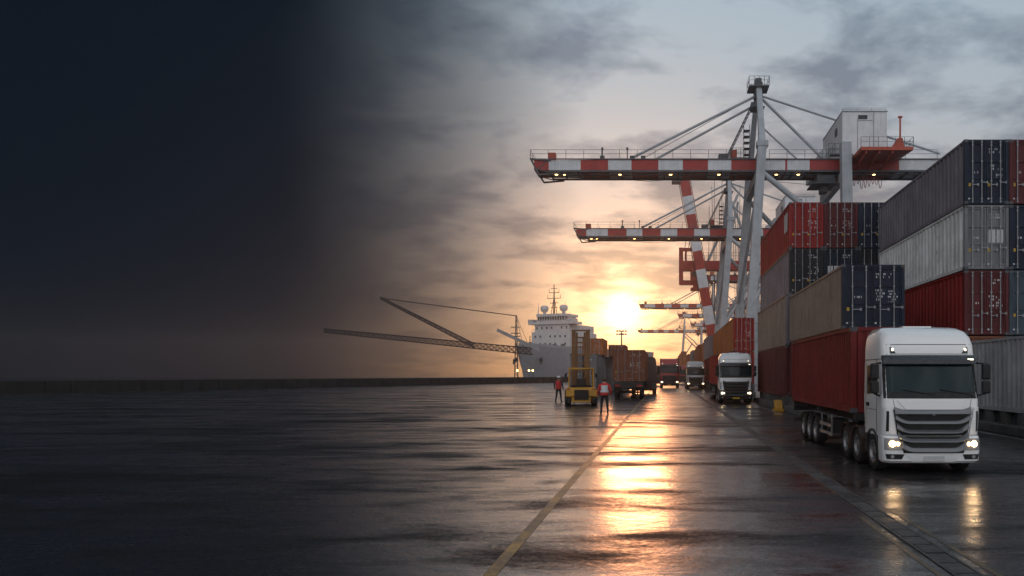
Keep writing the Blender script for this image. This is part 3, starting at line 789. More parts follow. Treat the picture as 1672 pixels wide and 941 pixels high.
# ------------------------------------------------------------------ people
SKIN = paint('skin', (.42, .25, .18), .5, .1, streak=False); TROUS = paint('dark_trousers', (.015, .016, .022), .8, .3, streak=False)
JACKD = paint('dark_jacket', (.02, .022, .035), .8, .3, streak=False); REDC = paint('red_hi_vis', (.50, .025, .02), .7, .15, streak=False)
REFL = paint('reflective_panel', (.55, .56, .58), .4, .1, streak=False); BOOT = paint('boots', (.012, .01, .01), .6, .3, streak=False)
HAIR = paint('dark_hair', (.015, .011, .009), .6, .2, streak=False)
def person(loc, rz, label, sleeve, helmet_col, panel, stance, scale):
    V, E, RD = [], [], []
    def add(p, r, par=None):
        V.append(p); RD.append(r)
        if par is not None: E.append((par, len(V) - 1))
        return len(V) - 1
    pel = add((0, 0, .96), (.155, .115)); sp = add((0, -.01, 1.12), (.145, .105), pel); ch = add((0, -.01, 1.30), (.165, .115), sp)
    up = add((0, 0, 1.43), (.12, .09), ch); nk = add((0, .01, 1.53), (.058, .06), up); hd = add((0, .02, 1.61), (.075, .088), nk); ht = add((0, .012, 1.70), (.078, .09), hd); add((0, .01, 1.76), (.05, .06), ht)
    add((0, .115, 1.635), (.014, .014), hd)      # nose
    for s in (-1, 1):
        add((s * .085, .0, 1.64), (.012, .02), hd)      # ears
        sh = add((s * .19, 0, 1.43), (.066, .066), up); el = add((s * (.275), -.04, 1.16), (.05, .05), sh)
        wr = add((s * .285, .06, .93), (.034, .034), el); pa = add((s * .282, .085, .86), (.024, .04), wr)
        for q in range(4):
            f1 = add((s * (.283), .055 + .02 * q, .80 - .004 * (q in (1, 2))), (.0095, .0095), pa); add((s * .272, .062 + .02 * q, .765 - .006 * (q in (1, 2))), (.008, .008), f1)
        t1 = add((s * .268, .125, .855), (.011, .011), pa); add((s * .262, .135, .82), (.009, .009), t1)
        st = stance if s > 0 else -stance
        hp = add((s * .095, 0, .88), (.092, .092), pel); kn = add((s * .125, .02 + st * .3, .50), (.062, .064), hp)
        an = add((s * .145, -.02 + st, .11), (.043, .046), kn); he = add((s * .147, -.035 + st, .05), (.045, .045), an); add((s * .16, .15 + st, .035), (.042, .032), he)
    me = bpy.data.meshes.new('person'); me.from_pydata(V, E, []); o = bpy.data.objects.new('person', me); COL.objects.link(o)
    o.modifiers.new('skin', 'SKIN'); sv = me.skin_vertices[0].data
    for i, r in enumerate(RD): sv[i].radius = r; sv[i].use_root = i == 0
    ss = o.modifiers.new('sub', 'SUBSURF'); ss.levels = 2; ss.render_levels = 2
    dg = bpy.context.evaluated_depsgraph_get(); m2 = bpy.data.meshes.new_from_object(o.evaluated_get(dg)); o.modifiers.clear(); o.data = m2
    m2.materials.clear()
    for m in (TROUS, sleeve, SKIN, BOOT): m2.materials.append(m)
    for p in m2.polygons:
        c = p.center; p.use_smooth = True
        if c.z < .13: p.material_index = 3
        elif c.z > 1.52: p.material_index = 2
        elif abs(c.x) > .225 and c.z < .915: p.material_index = 2
        elif c.z < .97 and abs(c.x) < .24: p.material_index = 0
        else: p.material_index = 1
    o.location = loc; o.rotation_euler.z = rz; o.scale = (scale * 1.12, scale * 1.1, scale)
    tag(o, label, 'person', 'people working on the quay')
    k = MB(); rings = []
    for zz, a, bb in ((.92, .185, .15), (1.05, .18, .145), (1.2, .195, .148), (1.34, .205, .145), (1.44, .18, .12), (1.49, .10, .08)):
        rings.append([(a * math.cos(2 * math.pi * i / 24), bb * math.sin(2 * math.pi * i / 24) - .005, zz) for i in range(24)])
    k.loft(rings, 0, False, False); v = k.build('vest', REDC, o, smooth=60)
    if panel:
        k = MB()
        def arc(z0, z1, a0, a1, extra=.006):
            pts = [[], []]
            for i in range(9):
                t_ = R(a0 + (a1 - a0) * i / 8)
                for q, zz in enumerate((z0, z1)): pts[q].append((.203 * math.cos(t_), (.153 + extra) * math.sin(t_) - .005, zz))
            n = 9; fs = [(i, i + 1, n + i + 1, n + i) for i in range(8)]
            k.add(pts[0] + pts[1], fs)
        arc(1.06, 1.14, 180, 360); arc(1.06, 1.40, 225, 315, .008)
        k.build('reflective_panel', REFL, v, smooth=60)
    else:
        k = MB()
        for z0 in (1.0, 1.22):
            k.loft([[(.212 * math.cos(2 * math.pi * i / 24), .162 * math.sin(2 * math.pi * i / 24) - .005, zz) for i in range(24)] for zz in (z0, z0 + .03)], 0, False, False)
        k.build('trim_stripe', paint('dull_trim', (.25, .06, .05), .6, .2, streak=False), v, smooth=60)
    k = MB(); rings = []
    for zz, a in ((1.70, .125), (1.715, .118), (1.76, .112), (1.80, .09), (1.825, .055), (1.832, .01)):
        rings.append([(a * .92 * math.cos(2 * math.pi * i / 20), a * 1.12 * math.sin(2 * math.pi * i / 20) + .015, zz) for i in range(20)])
    k.loft(rings, 0, True, True); k.bb(-.07, .07, .12, .18, 1.70, 1.712); k.build('hard_hat', helmet_col, o, smooth=50)
    k = MB(); rings = []
    for zz, a in ((1.585, .055), (1.62, .085), (1.70, .092)):
        rings.append([(a * math.cos(R(180 + 180 * i / 10)), a * 1.1 * math.sin(R(180 + 180 * i / 10)) - .005, zz) for i in range(11)] + [(a * .9 * math.cos(R(360 - 180 * i / 10)), a * .95 * math.sin(R(360 - 180 * i / 10)), zz) for i in range(11)])
    k.loft(rings); k.build('hair', HAIR, o, smooth=50)
    return o
person((-3.12, 37.4, 0), .12, 'person standing in a red vest with pale back panel, beside the forklift', REDC, HAIR if False else paint('dark_helmet', (.05, .03, .02), .4, .2, streak=False), True, .02, 1.05)
person((-7.8, 53.2, 0), -.25, 'person in plain red vest, dark sleeves and white hard hat by the sea wall', JACKD, paint('white_helmet', (.6, .58, .55), .35, .1, streak=False), False, .10, 1.05)

# ------------------------------------------------------------------ gantry crane (first one, at its own size and place; the farther ones are copies)
def rail(mb, x0, x1, y, z, h=1.0, step=1.9, r=.028):
    n = max(1, int(abs(x1 - x0) / step))
    for i in range(n + 1):
        x = x0 + (x1 - x0) * i / n; mb.cyl((x, y, z), (x, y, z + h), r, n=5, caps=False)
    for q in (h, h * .55): mb.cyl((x0, y, z + q), (x1, y, z + q), r * .8, n=5, caps=False)
def raily(mb, y0, y1, x, z, h=1.0, step=1.6, r=.028):
    n = max(1, int(abs(y1 - y0) / step))
    for i in range(n + 1):
        y = y0 + (y1 - y0) * i / n; mb.cyl((x, y, z), (x, y, z + h), r, n=5, caps=False)
    for q in (h, h * .55): mb.cyl((x, y0, z + q), (x, y1, z + q), r * .8, n=5, caps=False)
def ladder(mb, p0, p1, w=.7, n=22, r=.05, cage=False):
    p0, p1 = Vector(p0), Vector(p1)
    for dy in (-w / 2, w / 2):
        o = Vector((0, dy, 0)); mb.cyl(p0 + o, p1 + o, r, n=5)
        o2 = Vector((.5, dy, .55)); mb.cyl(p0 + o2, p1 + o2, r * .6, n=4)
    for i in range(n + 1):
        p = p0.lerp(p1, i / n); mb.cyl(p + Vector((0, -w / 2, 0)), p + Vector((0, w / 2, 0)), r * .7, n=4)
        if i % 2 == 0:
            for dy in (-w / 2, w / 2): mb.cyl(p + Vector((0, dy, 0)), p + Vector((.5, dy, .55)), r * .5, n=4)
OX, OY = 10.0, 82.0
def gantry(label):
    t = thing('gantry_crane', label, 'crane', (OX, OY, 0), 0, 'striped gantry cranes')
    def pt(x, y, z): return (x - OX, y - OY, z)
    def part(mb, name, mats, **kw): return mb.build(name, mats, t, **kw)
    ZT, ZB = 25.95, 24.7
    # legs
    k = MB(); k.beam(pt(8.7, 78, .8), pt(10.62, 79.6, 27.4), .98, 1.0, up=(0, 1, 0), w1=.95); k.bb(8.1 - OX, 9.3 - OX, 76 - OY, 80 - OY, 0, 1.1)
    k.bb(10.62 - .62 - OX, 10.62 + .62 - OX, 79.0 - OY, 80.2 - OY, 26.9, 27.5); part(k, 'leg', STEEL, bevel=.03)
    k = MB(); k.beam(pt(8.7, 92, .8), pt(10.5, 90, 27.2), .95, 1.0, up=(0, 1, 0)); k.bb(8.1 - OX, 9.3 - OX, 90 - OY, 94 - OY, 0, 1.1); part(k, 'leg', STEEL, bevel=.03)
    k = MB(); k.beam(pt(19.8, 78, .8), pt(19.65, 79.2, 27.2), 1.1, 1.1, up=(0, 1, 0)); k.bb(19.2 - OX, 20.4 - OX, 76 - OY, 80 - OY, 0, 1.1); part(k, 'leg', STEEL, bevel=.03)
    k = MB(); k.beam(pt(19.8, 92, .8), pt(20.0, 91, 27.0), 1.0, 1.0, up=(0, 1, 0)); k.bb(19.2 - OX, 20.4 - OX, 90 - OY, 94 - OY, 0, 1.1); part(k, 'leg', STEEL, bevel=.03)
    # mast posts to the apex
    k = MB(); k.beam(pt(10.62, 79.6, 27.4), pt(10.76, 83.6, 35.0), .72, .7, up=(0, 1, 0), w1=.6, h1=.55); part(k, 'mast_post', STEEL, bevel=.03)
    k = MB(); k.beam(pt(10.5, 90, 27.2), pt(10.7, 84.6, 35.0), .7, .7, up=(0, 1, 0), w1=.5, h1=.5); part(k, 'mast_post', STEEL, bevel=.03)
    # frame beams
    for a, b_, w_, h_ in ((pt(10.3, 79, 23.9), pt(10.3, 90.4, 23.9), .7, 1.0), (pt(19.7, 79, 23.9), pt(19.95, 91, 23.9), .7, 1.0), (pt(8.95, 78.3, 8.0), pt(19.75, 78.3, 8.0), .7, 1.0),
                           (pt(8.95, 91.7, 8.0), pt(19.8, 91.7, 8.0), .7, 1.0), (pt(10.55, 79.6, 26.6), pt(10.5, 90, 26.6), .5, .6)):
        k = MB(); k.beam(a, b_, w_, h_); part(k, 'portal_beam', STEEL, bevel=.02)
    for p0, p1, w in ((pt(10.4, 79.3, 24.2), pt(16.0, 78.7, 19.4), .62), (pt(16.0, 78.7, 19.4), pt(19.7, 78.6, 14.5), .62), (pt(10.4, 90, 23.5), pt(19.7, 91.4, 14.2), .6), (pt(9.0, 78.2, 9), pt(14.5, 78.7, 18.2), .5),
                      (pt(8.9, 91.7, 9), pt(14.8, 91, 18.8), .5), (pt(10.2, 79.2, 23), pt(9.1, 91.7, 10), .4)):
        k = MB(); k.cyl(p0, p1, w / 2, n=10); part(k, 'brace', STEEL, smooth=50)
    # boom: a striped box girder
    us = [872, 896, 948, 993, 1031, 1075, 1115, 1156, 1194, 1236, 1282, 1285.5, 1322, 1468, 1540]
    cols = [0, 1, 0, 1, 0, 1, 0, 1, 0, 1, 0, 1, 0, 1]
    X = lambda u: (u - 1086) * 81.0 / F
    k = MB(); y0, y1 = 81.0 - OY, 84.3 - OY
    for i, c in enumerate(cols):
        a, bb_ = X(us[i]) - OX, X(us[i + 1]) - OX
        def zz(u): # the girder tapers towards its tip
            q = max(0, min(1, (u - 865) / 120)); return ZT - .12 * (1 - q), ZB + .12 * (1 - q)
        (t0, b0), (t1, b1) = zz(us[i]), zz(us[i + 1])
        k.loft([[(a, y0, b0), (a, y1, b0), (a, y1, t0), (a, y0, t0)], [(bb_, y0, b1), (bb_, y1, b1), (bb_, y1, t1), (bb_, y0, t1)]], c, i == 0, i == len(cols) - 1)
    boom = part(k, 'boom', [CRED, CWHITE])
    k = MB()   # flanges, trolley rails and ribs under the girder
    xa, xb = X(896) - OX, X(1540) - OX
    k.bb(xa, xb, y0 - .12, y0 - .003, ZT - .02, ZT + .10); k.bb(xa, xb, y0 - .16, y0 - .003, ZB - .16, ZB + .04)
    k.bb(xa, xb, y1 + .003, y1 + .16, ZB - .16, ZB + .04)
    x = xa
    while x < xb: k.bb(x, x + .12, y0 + .01, y1 - .01, ZB - .22, ZB - .004); x += 1.6
    k.bb(xa, xb, y0 + .5, y0 + .7, ZB - .34, ZB - .23); k.bb(xa, xb, y1 - .7, y1 - .5, ZB - .34, ZB - .23)
    k.build('trolley_rail', DSTEEL, boom)
    k = MB()   # tip frame
    xt = X(866) - OX
    for y in (y0, y1):
        k.beam((xt, y, ZT + .1), (X(880) - OX, y, ZB - .45), .16); k.beam((xt, y, ZT + .05), (X(900) - OX, y, ZT - .1), .2); k.beam((X(880) - OX, y, ZB - .45), (X(915) - OX, y, ZB - .25), .16)
        k.beam((X(872) - OX, y, ZB + .3), (X(898) - OX, y, ZB - .2), .1); k.beam((X(876) - OX, y, ZB), (X(893) - OX, y, ZT - .2), .1)
    for q in (0, .5, 1): k.beam((xt + q * .95, y0, ZT + .1 - q * 1.75), (xt + q * .95, y1, ZT + .1 - q * 1.75), .14)
    k.build('tip_frame', DSTEEL, boom)
    k = MB(); rail(k, X(866) - OX, X(1215) - OX, y0 - .05, ZT + .08); rail(k, X(866) - OX, X(1530) - OX, y1, ZT + .08); rail(k, X(1256) - OX, X(1372) - OX, y0 - .05, ZT + .08)
    raily(k, y0, y1, X(866) - OX, ZT + .08); rail(k, X(1478) - OX, X(1530) - OX, y0 - .05, ZT + .08); k.build('handrail', DSTEEL, boom)
    k = MB()
    for u in (1032, 1050, 983): k.bb(X(u) - OX - .25, X(u) - OX + .25, y0 + .2, y0 + .7, ZT, ZT + .5)
    k.bb(X(901) - OX - .5, X(901) - OX + .35, y0 + .4, y0 + 1.2, ZT, ZT + .9, 1); k.bb(X(1183) - OX - .6, X(1183) - OX + .5, y0 + .4, y0 + 1.6, ZT, ZT + .8)
    for u in (983, 1024): k.cyl((X(u) - OX, y0 + .4, ZT), (X(u) - OX, y0 + .4, ZT + 1.3), .06, n=6); k.bb(X(u) - OX - .12, X(u) - OX + .12, y0 + .3, y0 + .5, ZT + 1.2, ZT + 1.45)
    k.build('sheave_housing', [DSTEEL, ORANGE], boom)
    for u in (908, 921, 1012, 1095, 1174, 1268, 1304, 1428):
        k = MB(); k.cyl((X(u) - OX, y0 + .25, ZB - .22), (X(u) - OX, y0 + .25, ZB - .36), .10, .16, 10); k.bb(X(u) - OX - .1, X(u) - OX + .1, y0 + .15, y0 + .35, ZB - .22, ZB - .02)
        l = part(k, 'flood_lamp', DSTEEL); k = MB(); k.cyl((X(u) - OX, y0 + .25, ZB - .365), (X(u) - OX, y0 + .25, ZB - .40), .17 if u != 921 else .1, .12, 10)
        k.build('lamp_glass', FLOOD, l)
    # stays
    ap = pt(10.74, 84, 34.3)
    for p1, w in ((pt(X(1032), 81.5, 26.3), .30), (pt(X(1052), 84, 26.2), .28), (pt(X(1352), 82, 26.0), .34), (pt(X(1322), 83.8, 26.0), .22), (pt(X(1540), 82, 26.9), .26)):
        k = MB(); st = ap if w != .22 else pt(10.75, 84, 31.0); q = Vector(st)
        if w == .28: q = Vector(pt(10.4, 84.6, 33.3))
        k.cyl(q, p1, w / 2, n=8); part(k, 'stay', STEEL, smooth=50)
    k = MB(); k.cyl(ap, pt(X(1042), 83, 26.4), .03, n=4); k.cyl(pt(X(912), 82, ZB - .3), pt(X(1060), 82, ZB - .9), .025, n=4); k.cyl(pt(X(1060), 82, ZB - .9), pt(X(1190), 82, ZB - .3), .025, n=4)
    k.cyl(pt(X(1260), 82, ZB - .9), pt(X(1345), 82, ZB - 1.4), .025, n=4); part(k, 'wire_rope', DSTEEL)
    # apex platform
    k = MB(); k.bb(9.6 - OX, 11.9 - OX, 82.9 - OY, 85.2 - OY, 34.9, 35.05); k.bb(10.3 - OX, 11.2 - OX, 83.4 - OY, 84.8 - OY, 34.0, 35.6)
    ax = part(k, 'apex_platform', DSTEEL)
    k = MB(); rail(k, 9.6 - OX, 11.9 - OX, 82.9 - OY, 35.05, 1.0, .55); rail(k, 9.6 - OX, 11.9 - OX, 85.2 - OY, 35.05, 1.0, .55); raily(k, 82.9 - OY, 85.2 - OY, 9.6 - OX, 35.05, 1.0, .8); raily(k, 82.9 - OY, 85.2 - OY, 11.9 - OX, 35.05, 1.0, .8)
    k.bb(10.4 - OX, 11.1 - OX, 83.6 - OY, 84.5 - OY, 35.6, 36.1); k.build('handrail', DSTEEL, ax)
    k = MB(); k.bb(9.9 - OX, 11.4 - OX, 83.1 - OY, 85 - OY, 32.6, 32.7); k.bb(9.9 - OX, 10.3 - OX, 83.5 - OY, 84.7 - OY, 32.7, 33.3); k.build('sheave_deck', DSTEEL, ax)
    k = MB(); ladder(k, pt(X(1184), 83, 26.2), pt(10.0, 84.4, 33.2), .7, 26); part(k, 'ladder', DSTEEL)
    # operator landing beside the near leg
    k = MB(); k.bb(7.7 - OX, 9.9 - OX, 84.5 - OY, 87 - OY, 27.1, 27.25); rail(k, 7.7 - OX, 9.9 - OX, 84.5 - OY, 27.25, 1.1, .5); raily(k, 84.5 - OY, 87 - OY, 7.7 - OX, 27.25, 1.1, .8)
    k.bb(7.75 - OX, 8.4 - OX, 85 - OY, 86 - OY, 27.3, 28.3, 1)
    for i in range(5): k.bb(9.2 - OX, 9.9 - OX, 85 - OY, 86 - OY, 27.8 + .7 * i, 27.82 + .7 * i)
    for x in (9.2, 9.9): k.cyl((x - OX, 85 - OY, 27.2), (x - OX, 85 - OY, 31.2), .04, n=5)
    part(k, 'service_landing', [DSTEEL, ORANGE])
    # machinery house on the rear of the girder
    k = MB(); k.bb(19.55 - OX, 24.5 - OX, 80.2 - OY, 90.0 - OY, 25.98, 31.0); h = part(k, 'machinery_house', HOUSEP, bevel=.04)
    k = MB(); k.bb(22.95 - OX, 23.05 - OX, 80.14 - OY, 80.197 - OY, 26.2, 30.95); k.bb(21.2 - OX, 21.26 - OX, 80.16 - OY, 80.197 - OY, 26.2, 30.2); k.bb(21.2 - OX, 22.9 - OX, 80.16 - OY, 80.197 - OY, 30.0, 30.05)
    k.bb(19.5 - OX, 24.55 - OX, 80.1 - OY, 90.1 - OY, 31.0, 31.08); k.build('cladding_trim', STEEL, h)
    k = MB(); k.bb(21.3 - OX, 22.3 - OX, 80.12 - OY, 80.197 - OY, 30.2, 30.6)
    for i in range(4): k.bb(21.32 - OX, 22.28 - OX, 80.08 - OY, 80.12 - OY, 30.23 + .09 * i, 30.27 + .09 * i)
    k.bb(19.47 - OX, 19.547 - OX, 82.5 - OY, 83.5 - OY, 29.2, 30.0); k.build('vent', DSTEEL, h)
    k = MB(); k.bb(18.9 - OX, 19.5 - OX, 88 - OY, 92.5 - OY, 26.0, 29.2); k.bb(17.9 - OX, 18.9 - OX, 90 - OY, 92.5 - OY, 26.0, 28.4); k.build('annex', HOUSEP, h, bevel=.04)
    k = MB(); rail(k, 19.6 - OX, 24.4 - OX, 80.3 - OY, 31.08, .35, 1.2, .02); k.build('roof_rail', DSTEEL, h)
    k = MB(); k.loft([[(20.6 - OX, 76.4 - OY, 25.6), (26.1 - OX, 76.4 - OY, 25.6), (24.6 - OX, 80.9 - OY, 25.5), (20.6 - OX, 80.9 - OY, 25.5)], [(20.6 - OX, 76.4 - OY, 25.95), (26.1 - OX, 76.4 - OY, 25.95), (26.1 - OX, 80.9 - OY, 25.95), (20.6 - OX, 80.9 - OY, 25.95)]])
    for x in (21.2, 22.6, 24.0): k.beam((x - OX, 76.6 - OY, 25.5), (x - OX, 81.0 - OY, 24.8), .18, .3)
    pl = part(k, 'service_platform', ORANGE)
    k = MB(); rail(k, 20.6 - OX, 26.1 - OX, 76.45 - OY, 25.95, 1.05, .9); raily(k, 76.4 - OY, 80.8 - OY, 26.1 - OX, 25.95, 1.05, .9); k.build('handrail', DSTEEL, pl)
    k = MB(); k.cyl((24.9 - OX, 77 - OY, 25.95), (24.9 - OX, 77 - OY, 29.2), .10, n=8); k.bb(24.7 - OX, 25.1 - OX, 76.85 - OY, 77.15 - OY, 29.2, 29.35); k.loft([[(23.9 - OX, 76.8 - OY, 25.95), (25.3 - OX, 76.8 - OY, 25.95), (25.1 - OX, 76.8 - OY, 27.0), (24.6 - OX, 76.8 - OY, 27.0)], [(23.9 - OX, 77.2 - OY, 25.95), (25.3 - OX, 77.2 - OY, 25.95), (25.1 - OX, 77.2 - OY, 27.0), (24.6 - OX, 77.2 - OY, 27.0)]])
    k.build('signal_mast', ORANGE, pl)
    k = MB(); k.bb(18.1 - OX, 20.6 - OX, 79.5 - OY, 80.1 - OY, 26.0, 26.1); rail(k, 17.9 - OX, 19.3 - OX, 79.6 - OY, 26.1, 1.2, .5); raily(k, 79.6 - OY, 89 - OY, 18.6 - OX, 26.1, 1.2, 1.0); part(k, 'house_walkway', DSTEEL)
    # trolley and festoon cable loops below the girder
    k = MB(); k.bb(17.0 - OX, 19.0 - OX, 81.2 - OY, 84 - OY, 23.4, 24.3); k.bb(17.6 - OX, 18.4 - OX, 82 - OY, 83.4 - OY, 22.6, 23.4); k.bb(16.4 - OX, 19.2 - OX, 81.0 - OY, 84.2 - OY, 23.3, 23.42); part(k, 'trolley', DSTEEL, bevel=.03)
    k = MB(); r_ = random.Random(4)
    for i in range(9):
        x = 20.9 + .42 * i; d = r_.uniform(.8, 1.5); w = r_.uniform(.3, .5)
        k.tube([Vector((x - OX + w * (q / 5 - .5), 82 - OY, ZB - .35 - d * (1 - (2 * q / 5 - 1) ** 2))) for q in range(6)], .035, 5)
    part(k, 'festoon_cable', paint('festoon_red', (.25, .03, .03), .5, .2, streak=False))
    k = MB()
    for x in (18.0, 18.15): k.cyl((x - OX, 82.5 - OY, 22.6), (x - OX, 82.5 - OY, 15), .03, n=5)
    part(k, 'hoist_rope', DSTEEL)
    return t
g1 = gantry('nearest striped gantry crane, its white machinery house above the stacks')
for dy, dx, lab in ((38.5, 0, 'second striped gantry crane, its boom directly below the nearest one'),
                    (167, 6.0, 'third striped gantry crane, its boom beside the glowing sun'),
                    (208, 20, 'dark distant gantry crane with a short looking boom'),
                    (95, 24, 'hazy gantry crane with its legs between the nearer crane legs'), (262, 27, 'pale far gantry crane standing over the end of the container row'),
                    (313, 0, 'most distant gantry crane with a thin boom low over the lane')):
    c = copy_tree(g1); c.location = (OX + dx, OY + dy, 0); c['label'] = lab

# red crane with its boom raised
def red_crane():
    Y = 156.0; t = thing('harbour_crane', 'red crane with raised striped boom and hanging cab behind the gantry cranes', 'crane', (12, Y, 0))
    def q(u, v, y=Y): p = P(u, v, y); return (p.x - 12, p.y - Y, p.z)
    for x in (11.5, 19):
        for y in (Y - 4, Y + 5):
            k = MB(); k.beam((x - 12, y - Y, 0), (x - 12 + .4, y - Y, 27), .9, .9); k.build('leg', STEEL, t)
    k = MB(); k.beam(q(1112, 435), q(1232, 435), 2.4, 2.0); k.build('girder', CRED, t, bevel=.03)
    k = MB(); a, b_ = q(1165, 560, Y - 3), q(1117, 292, Y - 3); n = 9
    for i in range(n): k.beam(Vector(a).lerp(Vector(b_), i / n), Vector(a).lerp(Vector(b_), (i + 1) / n), 2.0, 1.7, i % 2, up=(0, 1, 0))
    bo = k.build('raised_boom', [CRED, CWHITE], t)
    k = MB()
    for s in (-1.25, 1.25): k.cyl(Vector(a) + Vector((s, 0, 0)), Vector(b_) + Vector((s, 0, 0)), .07, n=5)
    for i in range(30):
        p = Vector(a).lerp(Vector(b_), i / 30); k.cyl(p + Vector((1.0, 0, 0)), p + Vector((1.25, 0, .5)), .05, n=4)
    k.bb(b_[0] - 2.6, b_[0] - .6, -4, -2, b_[2] - 1.0, b_[2] + .2); k.build('boom_walkway', DSTEEL, bo)
    k = MB()   # end frame with cab
    for u0, v0, u1, v1, w in ((1112, 405, 1112, 465, .9), (1110, 408, 1131, 408, .7), (1110, 462, 1150, 462, 1.0), (1120, 410, 1120, 428, .4)): k.beam(q(u0, v0), q(u1, v1), w, w)
    k.build('end_frame', CRED, t)
    k = MB(); c = Vector(q(1136, 450)); k.box(c, (2.3, 2.5, 2.6)); k.box(c + Vector((0, 0, -2.0)), (1.2, 1.5, 1.5)); k.box(c + Vector((0, 0, -3.0)), (2.2, 2.0, .6)); cb = k.build('operator_cab', CRED, t, bevel=.06)
    k = MB(); k.box(c + Vector((0, -1.27, .1)), (1.8, .04, 1.1)); k.build('cab_window', DGLASS, cb)
    k = MB()
    for u in (1118, 1124, 1128): k.cyl(q(u, 408), q(u + 3, 385), .06, n=4)
    r_ = random.Random(9)
    for i in range(16):
        u = 1158 + i * 4.2; k.cyl(q(u, 296 + r_.uniform(-4, 90)), q(u + r_.uniform(-8, 8), 560), .05, n=4)
    k.build('wire_rope', DSTEEL, t)
    k = MB(); a = q(1118, 425); b_ = q(1232, 425); rail(k, a[0], b_[0], -1.2, a[2], 1.4, 1.5, .04); k.build('handrail', DSTEEL, t)
    k = MB()
    for u0, v0, u1, v1 in ((1205, 330, 1162, 520), (1195, 330, 1232, 430), (1205, 318, 1150, 440)): k.cyl(q(u0, v0, Y + 3), q(u1, v1, Y + 3), .3, n=7)
    k.build('brace', STEEL, t)
red_crane()

